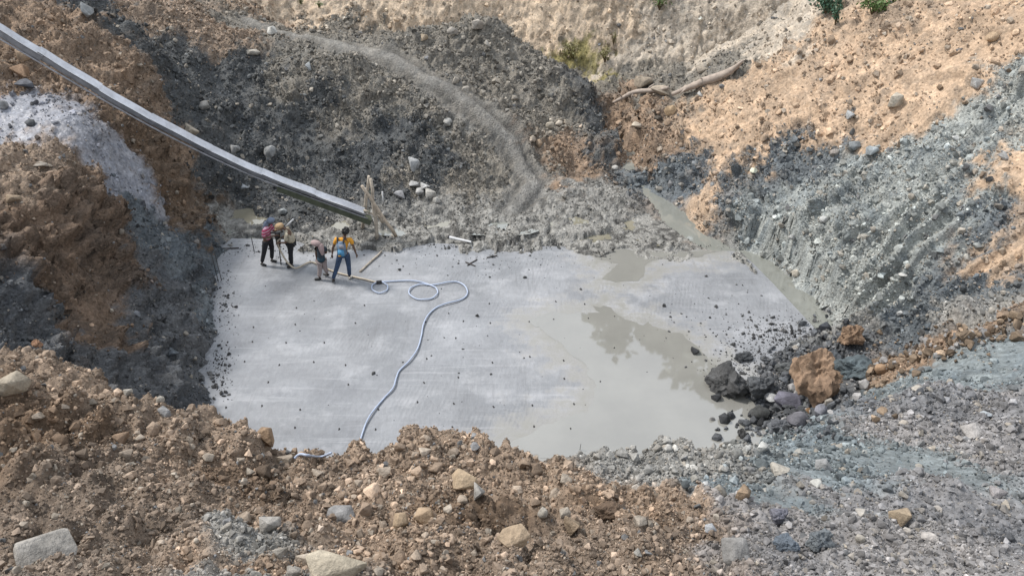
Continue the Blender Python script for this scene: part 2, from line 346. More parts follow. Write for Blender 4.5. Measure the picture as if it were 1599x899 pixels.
# ------------------------------------------------------------ terrain mesh, denser where the ground is steep
NC, NR = 940, 1000
th = np.linspace(-1, 1, NC); th = np.radians(48.0 * th + 14.0 * th ** 7)
rr = np.exp(np.linspace(math.log(1.2), math.log(88.0), 1500))
SX = np.sin(th)[:, None] * rr; SY = np.cos(th)[:, None] * rr
SZ = base_z(SX, SY); SZs = np.maximum(SZ, -0.35)
dp = np.sqrt(np.diff(rr)[None] ** 2 + np.diff(SZs, axis=1) ** 2)
dist = np.sqrt(rr[1:][None] ** 2 + (CAM[2] - SZs[:, 1:]) ** 2)
wgt = dp / dist
# surfaces turned away from the viewer and those under the slab need few rows
nz = (-(np.diff(SZs, axis=1)) * 0 + 1)
slope = np.diff(SZs, axis=1) / np.diff(rr)[None]
facing = (CAM[2] - SZs[:, 1:]) / rr[1:][None] + slope       # >0: seen from above
wgt *= np.where(facing < -0.02, 0.65, 1.0) * np.where(SZ[:, 1:] < -0.3, 0.5, 1.0) * np.where(rr[1:][None] > 46, 0.35, 1.0)
k = np.hanning(23); k /= k.sum()
k2 = np.hanning(151); k2 /= k2.sum()
wgt = np.apply_along_axis(lambda a: np.convolve(np.pad(a, 75, 'edge'), k2, 'valid'), 0, wgt)
wgt = np.apply_along_axis(lambda a: np.convolve(np.pad(a, 11, 'edge'), k, 'valid'), 1, wgt)
cum = np.c_[np.zeros(NC), np.cumsum(wgt, axis=1)]; cum /= cum[:, -1:]
s = np.linspace(0, 1, NR)
RAD = np.array([np.interp(s, cum[i], rr) for i in range(NC)])
TX = np.sin(th)[:, None] * RAD; TY = np.cos(th)[:, None] * RAD; TZ = base_z(TX, TY)
e = 0.25
nx = -(base_z(TX + e, TY) - base_z(TX - e, TY)) / (2 * e); ny = -(base_z(TX, TY + e) - base_z(TX, TY - e)) / (2 * e)
nl = np.sqrt(nx ** 2 + ny ** 2 + 1)
NRM = np.stack([nx / nl, ny / nl, 1 / nl], -1).reshape(-1, 3).astype(np.float32)
P = np.stack([TX, TY, TZ], -1).reshape(-1, 3).astype(np.float32)
DIST = np.linalg.norm(P - CAM.astype(np.float32), axis=1)
# soil lookup with ragged borders
lam = np.clip(DIST * 0.05, .3, 2.0)[:, None]
warp = np.stack([vnoise(P * 1.1, k) * .55 + vnoise(P * 3.7, k + 3) * .38 + vnoise(P * 11.0, k + 6) * .2 for k in range(3)], -1) * lam
Q = (P + warp).astype(np.float32)
RW = np.zeros((len(P), len(REGIONS)), np.float32); RH = np.eye(len(REGIONS), dtype=np.float32)[zreg]
VC = np.zeros_like(P); VP = np.zeros_like(P); VR = np.zeros(len(P), np.int32)
zz = (zp ** 2).sum(1)
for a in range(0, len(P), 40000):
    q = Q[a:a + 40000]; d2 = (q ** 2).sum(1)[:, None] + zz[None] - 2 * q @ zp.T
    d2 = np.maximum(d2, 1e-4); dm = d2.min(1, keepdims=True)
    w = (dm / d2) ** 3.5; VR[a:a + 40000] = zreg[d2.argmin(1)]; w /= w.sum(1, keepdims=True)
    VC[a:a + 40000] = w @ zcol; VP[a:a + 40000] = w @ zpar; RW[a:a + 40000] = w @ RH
mask = np.clip(vnoise(P * 2.6 + warp * 2, 71) * 1.6 + vnoise(P * 8, 72) * 1.1 - .15, 0, 1)[:, None]      # churned dark clods in the mud
VC = VC * (1 - RW[:, 4:5] * mask * .68)
tint = np.clip(vnoise(P * .8 + warp * 2, 73) * 1.3, -1, 1)[:, None] * (1 - RW[:, 4:5])                    # soils mixed by digging
VC = VC * (1 + .22 * tint * np.array((1.15, 1.0, .82), np.float32))
AMP, STONY, WET = VP[:, 0], VP[:, 1], VP[:, 2]
# relief: lumps, clods and creases along the ground's own normal
near = np.clip((9.0 - DIST) / 3.0, 0, 1)
disp = vnoise(P * .45, 11) * .26 * (1 - near) + billow(P * .9, 12) * .16 * (1 - .6 * near)
disp += billow(P * 2.1 + warp * .6, 13) * .115 * (1 - .4 * near) + billow(P * 4.6 + warp, 14) * .07 + billow(P * 10.0, 15) * .034
mid = DIST < 13
Pm = P[mid]
disp[mid] += billow(Pm * 22.0, 16) * .014 + billow(Pm * 45.0, 17) * .007
disp *= AMP
flatmask = np.clip((P[:, 2] - 0.05) / .5, 0.12, 1.0)
disp *= RW[:, 4] * .7 + (1 - RW[:, 4]) * np.maximum(flatmask, .35)
RS = np.clip(RW * 1.6 - .3, 0, 1); RUST = np.clip((VC[:, 0] - VC[:, 2] - .05) / .12, 0, 1); disp *= 1 - .3 * RUST * RS[:, 1]
# erosion ribs running down the cut bank
S1 = -.398 * P[:, 0] + .918 * P[:, 1]; S2 = .918 * P[:, 0] + .398 * P[:, 1]
A1 = np.stack([S1 * 1.7, S2 * .45, P[:, 2] * .4], -1).astype(np.float32); A2 = np.stack([S1 * 4.5, S2 * 1.3, P[:, 2] * 1.2], -1).astype(np.float32)
disp += RS[:, 1] * (1 - .8 * RUST) * (billow(A1 + warp * .8, 41) * .24 + billow(A2 + warp, 42) * .12)
# cracked crust of the far hillside
A3 = (P * np.array((1.5, 1.5, .9), np.float32)).astype(np.float32)
disp += RS[:, 0] * (-np.clip(.1 - np.abs(vnoise(P * 1.3 + warp, 43)), 0, 1) * 1.1 + billow(P * 3.2, 44) * .04 + billow((P * np.array((2.2, 1.0, .35), np.float32)) + warp * .3, 46) * .13)
# deep hollows between the lumps of the earth wall
disp += RS[:, 5] * (-np.clip(.22 - np.abs(vnoise(P * .9 + warp, 45)), 0, 1) * 1.5 * np.clip(AMP - .8, 0, 1.2))
# ledges on the dark earth wall and the far hillside
led = np.abs(((P[:, 2] * 1.3 + vnoise(P * .5, 21) * 1.5) % 1.0) - .5) * 2
disp += RS[:, 5] * (led - .5) * .22 * np.clip(AMP - .6, 0, 1)
# grooves of the digger bucket in the cut bank
def groove(u, v, rad, wl, amp, ang):
    c = cast([u], [v])[0]; d = np.linalg.norm(P - c, axis=1)
    a = np.clip(1.3 - d / rad, 0, 1); a = a * a * (3 - 2 * a)
    t = (P[:, 1] * math.cos(ang) + P[:, 0] * math.sin(ang)) + vnoise(P * .9, 25) * .16
    g = np.abs((t / wl) % 1.0 - .5) * 2
    global disp
    disp = disp * (1 - .55 * a) + RS[:, 1] * (g ** 1.6 - .45) * amp * a
groove(1420, 385, 2.3, .5, .4, R(-24)); groove(1490, 400, 1.5, .4, .22, R(-24)); groove(1365, 503, 1.4, .5, .4, R(-24)); groove(1450, 230, 2.6, .7, .2, R(-26))
disp = np.where(disp < 0, -.3 * np.tanh(-disp / .3), disp)
# wheel ruts of the haul road
road = np.array([at_y(u, v, y) for u, v, y in ((390, 30, 34.6), (440, 50, 33.2), (500, 60, 32.0), (560, 76, 30.8), (620, 92, 29.8), (700, 140, 28.0), (760, 182, 27.0), (800, 220, 26.3), (830, 285, 24.7), (800, 335, 23.2))])
dr = np.full(len(P), 9.0); sd = np.zeros(len(P))
for a, b in zip(road[:-1], road[1:]):
    ab = (b - a)[:2]; L2 = ab @ ab; t = np.clip(((P[:, :2] - a[:2]) @ ab) / L2, 0, 1)
    dd = P[:, :2] - (a[:2] + t[:, None] * ab); d = np.linalg.norm(dd, axis=1)
    sgn = np.sign(dd[:, 0] * ab[1] - dd[:, 1] * ab[0]); m = d < dr; dr[m] = d[m]; sd[m] = sgn[m]
on = np.clip(1.4 - dr / .62 + vnoise(P * 1.3, 33) * .3, 0, 1) * (P[:, 1] > 22.5)
rut = np.exp(-((dr * sd - .42 + vnoise(P * .8, 31) * .12) / .15) ** 2) + np.exp(-((dr * sd + .42 + vnoise(P * .8, 31) * .12) / .15) ** 2)
disp = disp * (1 - .75 * on) - on * rut * .16 + on * np.exp(-(dr / .2) ** 2) * .05
VR = np.where((on > .45) & (VR == 2), REGIONS.index('haul_road'), VR)
VC = VC * (1 - (on * .6))[:, None] + (on * .6)[:, None] * np.array((.212, .206, .192), np.float32)
STONY = STONY * (1 - .8 * on) * (1 - .8 * RUST * RW[:, 1])
VC = VC * (1 - .38 * on * np.clip(rut, 0, 1))[:, None]
P = P + NRM * disp[:, None].astype(np.float32)
WATER = [  # outline in the photograph, water level, kind of water
 ([(985, 280), (1003, 287), (1036, 305), (1071, 335), (1106, 368), (1140, 386), (1170, 388), (1214, 414), (1270, 466), (1312, 512), (1270, 520), (1240, 490), (1190, 435), (1150, 398), (1105, 388), (1062, 366), (1030, 335), (1008, 308)], -.035, 'ditch_water'),
 ([(960, 215), (978, 228), (990, 250), (984, 268), (976, 258), (968, 240)], .17, 'ditch_water'),
 ([(625, 345), (665, 336), (712, 333), (735, 340), (700, 348), (650, 352)], .16, 'puddle'), ([(352, 335), (362, 318), (392, 312), (405, 322), (425, 338), (400, 345), (375, 338)], .13, 'puddle'),
 ([(955, 340), (985, 338), (1012, 358), (1000, 368), (965, 360)], .13, 'puddle'), ([(893, 366), (930, 360), (965, 364), (1000, 372), (930, 376)], .1, 'puddle'), ([(480, 352), (540, 345), (560, 356), (500, 366)], .13, 'puddle'),
 ([(1010, 368), (1040, 378), (1052, 392), (1018, 390)], .05, 'puddle'), ([(345, 362), (395, 356), (440, 368), (470, 380), (400, 384), (345, 380)], .06, 'puddle'), ([(870, 336), (905, 334), (912, 346), (880, 349)], .19, 'puddle'), ([(740, 352), (800, 346), (830, 352), (800, 362), (750, 362)], .14, 'puddle'), ([(560, 352), (620, 356), (640, 366), (600, 372), (565, 364)], .12, 'puddle')]
def poly_dist(X, poly):
    d = np.full(len(X), 1e9); inside = np.zeros(len(X), bool)
    for a, b in zip(poly, np.roll(poly, -1, 0)):
        ab = b - a; t = np.clip(((X - a) @ ab) / (ab @ ab + 1e-9), 0, 1)
        d = np.minimum(d, np.linalg.norm(X - (a + t[:, None] * ab), axis=1))
        c = (a[1] > X[:, 1]) != (b[1] > X[:, 1])
        inside ^= c & (X[:, 0] < (b[0] - a[0]) * (X[:, 1] - a[1]) / (b[1] - a[1] + 1e-12) + a[0])
    return np.where(inside, -d, d)
for wi, (pl, wz, kd) in enumerate(WATER):
    w2 = np.array([at_z(u, v, wz)[:2] for u, v in pl])
    m = (P[:, 0] > w2[:, 0].min() - 1.6) & (P[:, 0] < w2[:, 0].max() + 1.6) & (P[:, 1] > w2[:, 1].min() - 1.6) & (P[:, 1] < w2[:, 1].max() + 1.6)
    sd2 = poly_dist(P[m, :2].astype(float), w2) + (vnoise(P[m] * 1.6, 61) * .34 + vnoise(P[m] * 5, 62) * .16 + (.12 if wi > 1 else 0)) * (1 if wi > 0 else .35)
    zi = P[m, 2]
    if wi > 0:
        wz = float(np.percentile(zi[np.abs(sd2) < .15], 25)); WATER[wi] = (pl, wz, kd)
    ring = (sd2 >= 0) & (sd2 < .75)
    zn = np.where(sd2 < 0, np.minimum(zi, wz + np.maximum(sd2 * .5, -.1) - .008 + np.maximum(disp[m], 0) * .25), np.minimum(zi, wz + sd2 * 1.1 + .004 + np.abs(disp[m]) * .5 + np.maximum(sd2 - .25, 0) * 6))
    zn = np.where(ring, np.maximum(zn, wz + .006 + .012 * sd2), zn)
    P[m, 2] = zn
UU, VV, DD = to_px(P)
# depth picture of the ground, for setting things down on it
ZW, ZH = 800, 450
zbuf = np.full((ZH, ZW), 1e9)
iu = np.floor(UU / 2).astype(int); iv = np.floor(VV / 2).astype(int)
ins = (DD > 0.5) & (iu >= 0) & (iu < ZW) & (iv >= 0) & (iv < ZH)
np.minimum.at(zbuf, (iv[ins], iu[ins]), DD[ins])
def zmin(i, j, r=1):
    return zbuf[max(0, j - r):j + r + 1, max(0, i - r):i + r + 1].min()
def ground_at(u, v):
    """point of the ground seen at a pixel of the photograph"""
    t = zmin(int(np.clip(u / 2, 0, ZW - 1)), int(np.clip(v / 2, 0, ZH - 1)))
    r = ray(u, v); ts = -CAM[2] / r[2]
    return CAM + r * min(t, ts)
zb1 = zbuf.copy()
for dj in (-1, 0, 1):
    for di in (-1, 0, 1): zb1 = np.minimum(zb1, np.roll(np.roll(zbuf, dj, 0), di, 1))
VIS = np.zeros(len(P), bool)
VIS[ins] = (DD[ins] < zb1[iv[ins], iu[ins]] * 1.02 + .05) & (P[ins, 2] > 0.01)

# ------------------------------------------------------------ ground material
def ground_material():
    m, N, L, B = new_mat("earth")
    at = N.new('ShaderNodeAttribute'); at.attribute_name = 'soil'
    pr = N.new('ShaderNodeAttribute'); pr.attribute_name = 'wet'
    geo = N.new('ShaderNodeNewGeometry'); pos = geo.outputs['Position']
    n1 = noise_node(N, L, 1.3, 6, .65, pos); n2 = noise_node(N, L, 14, 5, .7, pos)
    vo = N.new('ShaderNodeTexVoronoi'); vo.inputs['Scale'].default_value = 16; L.new(pos, vo.inputs['Vector'])
    vo.feature = 'F1'; vo.inputs['Randomness'].default_value = 1
    sep = N.new('ShaderNodeSeparateColor'); L.new(vo.outputs['Color'], sep.inputs[0])
    f1 = map_range(N, L, n1.outputs['Fac'], .3, .7, .72, 1.28)
    f2 = map_range(N, L, n2.outputs['Fac'], .3, .7, .7, 1.3)
    f3 = map_range(N, L, sep.outputs[0], 0, 1, .82, 1.2)
    f = math_node(N, L, 'MULTIPLY', math_node(N, L, 'MULTIPLY', f1, f2), f3)
    sc = N.new('ShaderNodeVectorMath'); sc.operation = 'SCALE'; L.new(at.outputs['Color'], sc.inputs[0]); L.new(f, sc.inputs['Scale'])
    L.new(sc.outputs[0], B.inputs['Base Color'])
    n3 = noise_node(N, L, 5, 4, .6, pos)
    wetm = math_node(N, L, 'MULTIPLY', pr.outputs['Fac'], map_range(N, L, n3.outputs['Fac'], .4, .6, .3, 1.4))
    L.new(map_range(N, L, wetm, 0, .6, .95, .35), B.inputs['Roughness'])
    B.inputs['Specular IOR Level'].default_value = .35
    n4 = noise_node(N, L, 9, 8, .72, pos)
    rl = N.new('ShaderNodeAttribute'); rl.attribute_name = 'relief'
    b = N.new('ShaderNodeBump'); L.new(map_range(N, L, rl.outputs['Fac'], .2, 1.2, .25, 1.0), b.inputs['Strength']); b.inputs['Distance'].default_value = .07
    h = math_node(N, L, 'ADD', n4.outputs['Fac'], math_node(N, L, 'MULTIPLY', vo.outputs['Distance'], -.45))
    L.new(h, b.inputs['Height']); L.new(b.outputs[0], B.inputs['Normal'])
    return m
M_earth = ground_material()
idx = np.arange(NC * NR).reshape(NC, NR)
quads = np.stack([idx[:-1, :-1], idx[1:, :-1], idx[1:, 1:], idx[:-1, 1:]], -1).reshape(-1, 4)
hidden = P[quads, 2].max(1) < -0.3
qreg = VR[quads[:, 0]]
VC = np.clip(VC, 0.01, .9)
for ri, rname in enumerate(REGIONS):
    q = quads[(qreg == ri) & ~hidden]
    used, inv = np.unique(q.ravel(), return_inverse=True)
    me = bpy.data.meshes.new(rname); me.vertices.add(len(used)); me.vertices.foreach_set('co', P[used].ravel())
    me.loops.add(len(q) * 4); me.loops.foreach_set('vertex_index', inv.astype(np.int32).ravel())
    me.polygons.add(len(q)); me.polygons.foreach_set('loop_start', np.arange(0, len(q) * 4, 4, dtype=np.int32))
    me.polygons.foreach_set('use_smooth', np.ones(len(q), bool))
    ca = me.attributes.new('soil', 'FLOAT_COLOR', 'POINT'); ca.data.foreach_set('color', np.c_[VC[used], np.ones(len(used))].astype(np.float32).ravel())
    wa = me.attributes.new('wet', 'FLOAT', 'POINT'); wa.data.foreach_set('value', WET[used].astype(np.float32))
    wb = me.attributes.new('relief', 'FLOAT', 'POINT'); wb.data.foreach_set('value', (AMP * (1 - .5 * RUST * RW[:, 1]))[used].astype(np.float32))
    me.materials.append(M_earth); me.update(calc_edges=True); me.validate()
    tag(link(bpy.data.objects.new(rname, me)), kind='structure')
# ------------------------------------------------------------ concrete slab, puddles, muddy water
def hit0(u, v, z=0.0): return at_z(u, v, z)
def px_poly(pts, z, sub=6, wob=.08, seed=0):
    q = [hit0(u, v, z) for u, v in pts]; out = []
    r = np.random.default_rng(seed)
    for a, b in zip(q, q[1:] + q[:1]):
        n = max(2, int(np.linalg.norm(b - a) / .12))
        for k in range(n): out.append(a + (b - a) * k / n)
    out = np.array(out)
    n = np.c_[vnoise((out * 1.3).astype(np.float32), seed), vnoise((out * 1.3 + 40).astype(np.float32), seed)] * wob * 1.6
    n += np.c_[vnoise((out * 5).astype(np.float32), seed + 1), vnoise((out * 5 + 40).astype(np.float32), seed + 1)] * wob * .7
    out[:, :2] += n; out[:, 2] = z
    return out
def flat_sheet(name, pts, mat, kind='structure'):
    bm = bmesh.new(); vs = [bm.verts.new(p) for p in pts]; f = bm.faces.new(vs); f.normal_update()
    if f.normal.z < 0: f.normal_flip()
    bmesh.ops.triangulate(bm, faces=bm.faces[:]); me = bpy.data.meshes.new(name); bm.to_mesh(me); bm.free(); me.materials.append(mat)
    return tag(link(bpy.data.objects.new(name, me)), kind=kind)

PUDDLE = [(828, 502), (862, 490), (905, 487), (938, 492), (935, 478), (952, 478), (968, 500), (1012, 506), (1062, 528), (1098, 556), (1122, 575), (1160, 600), (1200, 630), (1215, 665), (1190, 690), (1130, 720), (960, 720), (850, 720), (800, 690), (835, 664), (880, 660), (915, 640), (935, 606), (918, 578), (888, 556), (850, 528)]
BACKWATER = [(924, 392), (1000, 390.5), (1080, 391.5), (1128, 394), (1075, 402), (1030, 404), (1010, 416), (992, 438), (962, 442), (944, 438), (962, 412), (930, 408)]
pw = np.array([hit0(*p)[:2] for p in PUDDLE]); bw = np.array([hit0(*p)[:2] for p in BACKWATER])
def slab_material():
    m, N, L, B = new_mat("concrete")
    geo = N.new('ShaderNodeNewGeometry'); pos = geo.outputs['Position']
    mp = N.new('ShaderNodeMapping'); L.new(pos, mp.inputs['Vector']); mp.inputs['Rotation'].default_value = (0, 0, R(-12)); mp.inputs['Scale'].default_value = (.8, .35, 1)
    mh = N.new('ShaderNodeMapping'); L.new(pos, mh.inputs['Vector']); mh.inputs['Scale'].default_value = (.7, 1, 1)
    big = noise_node(N, L, .42, 5, .6, pos); med = noise_node(N, L, 1.1, 6, .65, mh.outputs[0]); fine = noise_node(N, L, 13, 5, .7, mp.outputs[0]); grain = noise_node(N, L, 60, 3, .6, pos)
    at = N.new('ShaderNodeAttribute'); at.attribute_name = 'film'
    c = mix_col(N, L, map_range(N, L, big.outputs['Fac'], .38, .62, 0, 1), (.212, .219, .23, 1), (.28, .287, .30, 1))
    c = mix_col(N, L, map_range(N, L, med.outputs['Fac'], .52, .66, 0, .55), c, (.40, .405, .42, 1))
    c = mix_col(N, L, map_range(N, L, med.outputs['Fac'], .32, .47, .4, 0), c, (.17, .172, .18, 1))
    f = math_node(N, L, 'MULTIPLY', map_range(N, L, fine.outputs['Fac'], .3, .7, .88, 1.1), map_range(N, L, grain.outputs['Fac'], .3, .7, .93, 1.07))
    sc = N.new('ShaderNodeVectorMath'); sc.operation = 'SCALE'; L.new(c, sc.inputs[0]); L.new(f, sc.inputs['Scale'])
    edge = noise_node(N, L, 2.2, 6, .65, pos)
    film = math_node(N, L, 'ADD', at.outputs['Fac'], map_range(N, L, edge.outputs['Fac'], .3, .7, -.38, .38))
    ff = map_range(N, L, film, .15, .62, 0, 1)
    # tidal film of muddy water and its paler silt margin
    sm = noise_node(N, L, 3.4, 7, .75, pos); sm2 = noise_node(N, L, .9, 3, .5, pos)
    smf = math_node(N, L, 'MULTIPLY', map_range(N, L, sm.outputs['Fac'], .58, .72, 0, .55), map_range(N, L, sm2.outputs['Fac'], .45, .6, .15, 1))
    scr = mix_col(N, L, smf, sc.outputs[0], (.13, .13, .132, 1))      # trodden mud smears
    c2 = mix_col(N, L, map_range(N, L, film, -.05, .35, 0, .5), scr, (.37, .355, .33, 1))
    c3 = mix_col(N, L, ff, c2, (.27, .265, .243, 1))
    ms = N.new('ShaderNodeMapping'); L.new(pos, ms.inputs['Vector']); ms.inputs['Scale'].default_value = (.3, 5.5, 1); ms.inputs['Rotation'].default_value = (0, 0, R(2))
    st = noise_node(N, L, 1.0, 5, .7, ms.outputs[0]); stf = map_range(N, L, st.outputs['Fac'], .56, .68, 0, .4)      # long trowel drags
    c3 = mix_col(N, L, math_node(N, L, 'MULTIPLY', stf, map_range(N, L, ff, 0, 1, 1, 0)), c3, (.44, .445, .46, 1))
    mt2 = N.new('ShaderNodeMapping'); L.new(pos, mt2.inputs['Vector']); mt2.inputs['Scale'].default_value = (6, .35, 1); mt2.inputs['Rotation'].default_value = (0, 0, R(-16))
    st2 = noise_node(N, L, 1.0, 4, .7, mt2.outputs[0]); sp2 = noise_node(N, L, .33, 2, .5, pos)
    c3 = mix_col(N, L, math_node(N, L, 'MULTIPLY', math_node(N, L, 'MULTIPLY', map_range(N, L, st2.outputs['Fac'], .54, .66, 0, .5), map_range(N, L, sp2.outputs['Fac'], .48, .58, 0, 1)), map_range(N, L, ff, 0, 1, 1, 0)), c3, (.16, .163, .168, 1))
    L.new(c3, B.inputs['Base Color'])
    wet = noise_node(N, L, .5, 4, .6, mh.outputs[0])
    r0 = map_range(N, L, wet.outputs['Fac'], .4, .6, .2, .5)
    r1 = N.new('ShaderNodeMix'); L.new(ff, r1.inputs['Factor']); L.new(r0, r1.inputs['A']); r1.inputs['B'].default_value = .06
    L.new(r1.outputs['Result'], B.inputs['Roughness'])
    # trowel and broom marks
    wv = N.new('ShaderNodeTexWave'); wv.inputs['Scale'].default_value = 3.0; wv.inputs['Distortion'].default_value = 3; wv.inputs['Detail'].default_value = 3
    mw = N.new('ShaderNodeMapping'); L.new(pos, mw.inputs['Vector']); mw.inputs['Rotation'].default_value = (0, 0, R(14)); L.new(mw.outputs[0], wv.inputs['Vector'])
    msk = noise_node(N, L, .7, 3, .5, pos)
    mk = math_node(N, L, 'MULTIPLY', wv.outputs['Fac'], map_range(N, L, msk.outputs['Fac'], .5, .62, 0, 1))
    h = math_node(N, L, 'ADD', math_node(N, L, 'MULTIPLY', mk, .3), math_node(N, L, 'ADD', fine.outputs['Fac'], math_node(N, L, 'MULTIPLY', med.outputs['Fac'], 2.0)))
    b = N.new('ShaderNodeBump'); b.inputs['Distance'].default_value = .012
    L.new(map_range(N, L, ff, 0, 1, .9, 0), b.inputs['Strength']); L.new(h, b.inputs['Height']); L.new(b.outputs[0], B.inputs['Normal'])
    return m
M_slab = slab_material()
def water_material(name, c, rough=.03):
    m, N, L, B = new_mat(name)
    geo = N.new('ShaderNodeNewGeometry'); n = noise_node(N, L, .6, 4, .55, geo.outputs['Position'])
    L.new(mix_col(N, L, map_range(N, L, n.outputs['Fac'], .35, .65, 0, 1), tuple(x * .92 for x in c) + (1,), tuple(x * 1.08 for x in c) + (1,)), B.inputs['Base Color'])
    B.inputs['Roughness'].default_value = rough; B.inputs['IOR'].default_value = 2.2
    n2 = noise_node(N, L, 3, 2, .5, geo.outputs['Position']); b = N.new('ShaderNodeBump'); b.inputs['Strength'].default_value = .05; b.inputs['Distance'].default_value = .004
    L.new(n2.outputs['Fac'], b.inputs['Height']); L.new(b.outputs[0], B.inputs['Normal'])
    return m
M_puddle = water_material("muddy_puddle", (.25, .245, .222)); M_channel = water_material("silty_water", (.23, .235, .21)); M_yellow = water_material("tan_puddle", (.235, .218, .165))

# slab outline: back edge, right edge, and on under the banks
bl = hit0(600, 378); br = hit0(1150, 392); d = (br - bl) / np.linalg.norm(br - bl)
back_l = bl - d * 7.5; r1 = hit0(1173, 408); r2 = hit0(1206, 441); r3 = hit0(1272, 511); r4 = r3 + (r3 - r2) / np.linalg.norm(r3 - r2) * 9
outline = [back_l, br, r1, r2, r3, r4, np.array((-1.0, 7.6, 0)), np.array((-13.0, 8.4, 0))]
NSX, NSY = 190, 130
XL, Y0 = -13.0, 7.4
redge = np.array([r4, r3, r2, r1, br])[:, :2]
S, T = np.meshgrid(np.linspace(0, 1, NSX), np.linspace(0, 1, NSY))
ynom = Y0 + T * (br[1] - Y0)
xr = np.interp(ynom, redge[:, 1], redge[:, 0])
SXv = XL + S * (xr - XL)
yb = bl[1] + (SXv - bl[0]) * d[1] / d[0]
SYv = Y0 + T * (yb - Y0)
X2 = np.c_[SXv.ravel(), SYv.ravel()]
dist_p = np.minimum(poly_dist(X2, pw), poly_dist(X2, bw) + .05)
film = np.clip(.5 - dist_p / 1.8, -.4, .9)
sv = np.c_[X2, np.zeros(len(X2))]
sid = np.arange(NSX * NSY).reshape(NSY, NSX)
sq = np.stack([sid[:-1, :-1], sid[:-1, 1:], sid[1:, 1:], sid[1:, :-1]], -1).reshape(-1, 4)
rim = list(sid[0, :]) + list(sid[1:, -1]) + list(sid[-1, -2::-1]) + list(sid[-2:0:-1, 0])
low = sv[rim].copy(); low[:, 2] = -.55; nb = len(sv)
sides = [(rim[k], nb + k, nb + (k + 1) % len(rim), rim[(k + 1) % len(rim)]) for k in range(len(rim))]
slab = tag(mesh_obj('concrete_slab', np.r_[sv, low], [tuple(int(j) for j in q) for q in sq] + [tuple(int(j) for j in q) for q in sides], M_slab), kind='structure')
fa = slab.data.attributes.new('film', 'FLOAT', 'POINT'); fa.data.foreach_set('value', np.r_[film, np.full(len(low), -.4)].astype(np.float32))
# cut-off steel dowels standing in rows out of the concrete
dm = MB(); M_dark = simple_mat("dark_iron", (.035, .033, .033), .8)
o = hit0(515 / 2.809 + 300, 555 / 2.809 + 400)[:2]; ax = np.array((.998, .02)); ay = np.array((-.03, .998))
for i in range(-4, 9):
    for j in range(-4, 8):
        p = o + ax * i * .9 + ay * j * .82 + rng.normal(0, .07, 2)
        if rng.random() < .35 or poly_dist(p[None], pw)[0] < -.3: continue
        u, v, _ = to_px(np.array((p[0], p[1], 0)))
        if not (345 < u < 960 and 455 < v < 700): continue
        h = .018
        dm.tube([(p[0], p[1], -.02), (p[0] + rng.normal(0, .006), p[1], h)], .017, 6)
        dm.tube([(p[0] + .01, p[1] - .03, -.01), (p[0] + .012, p[1] - .032, .003)], .024, 7)
dw = dm.build('dowel', M_dark, slab, False); dw['kind'] = 'stuff'

flat_sheet('puddle', px_poly(PUDDLE, .004, wob=.14, seed=2), M_puddle)
flat_sheet('puddle', px_poly(BACKWATER, .004, wob=.09, seed=5), M_puddle)
# ditch water beside the slab and up the gully, puddles on the mud flat
for k, (pl, wz, kd) in enumerate(WATER):
    q = np.array([at_z(u, v, wz) for u, v in pl]); ctr = q.mean(0)
    dens = []
    for a, b in zip(q, np.roll(q, -1, 0)):
        n = (b - a)[[1, 0]] * (1, -1); n = n / (np.linalg.norm(n) + 1e-9) * (.42 if k else .18)
        for f in (0, .5): dens.append(np.r_[(a + (b - a) * f)[:2] + n, wz])
    dens = np.array(dens); area = np.sum(q[:, 0] * np.roll(q[:, 1], -1) - q[:, 1] * np.roll(q[:, 0], -1))
    if area < 0:
        dens = []
        for a, b in zip(q, np.roll(q, -1, 0)):
            n = (b - a)[[1, 0]] * (-1, 1); n = n / (np.linalg.norm(n) + 1e-9) * (.42 if k else .18)
            for f in (0, .5): dens.append(np.r_[(a + (b - a) * f)[:2] + n, wz])
        dens = np.array(dens)
    if k: dens[:, 1] = np.maximum(dens[:, 1], bl[1] + (dens[:, 0] - bl[0]) * d[1] / d[0] + .2)
    flat_sheet(kd, dens, M_channel if kd == 'ditch_water' or k in (8, 10, 11) else M_yellow)
# ------------------------------------------------------------ stones
def stone_material(name, inst):
    m, N, L, B = new_mat(name)
    geo = N.new('ShaderNodeNewGeometry'); pos = geo.outputs['Position']
    if inst:
        a = N.new('ShaderNodeAttribute'); a.attribute_type = 'INSTANCER'; a.attribute_name = 'col'; src = a.outputs['Color']
    else:
        a = N.new('ShaderNodeObjectInfo'); src = a.outputs['Color']
    n = noise_node(N, L, 7 if not inst else 20, 6, .7, pos); n2 = noise_node(N, L, 45, 4, .7, pos)
    f = math_node(N, L, 'MULTIPLY', map_range(N, L, n.outputs['Fac'], .3, .7, .68, 1.3), map_range(N, L, n2.outputs['Fac'], .3, .7, .82, 1.18))
    n5 = noise_node(N, L, 2.3, 5, .7, pos); f = math_node(N, L, 'MULTIPLY', f, map_range(N, L, n5.outputs['Fac'], .36, .62, .6, 1.12))
    sc = N.new('ShaderNodeVectorMath'); sc.operation = 'SCALE'; L.new(src, sc.inputs[0]); L.new(f, sc.inputs['Scale']); L.new(sc.outputs[0], B.inputs['Base Color'])
    B.inputs['Roughness'].default_value = .85; B.inputs['Specular IOR Level'].default_value = .3
    if not inst:
        b = N.new('ShaderNodeBump'); b.inputs['Strength'].default_value = .7; b.inputs['Distance'].default_value = .06
        L.new(n.outputs['Fac'], b.inputs['Height']); L.new(b.outputs[0], B.inputs['Normal'])
    return m
M_stone = stone_material("rock", False); M_gravel = stone_material("rubble", True)
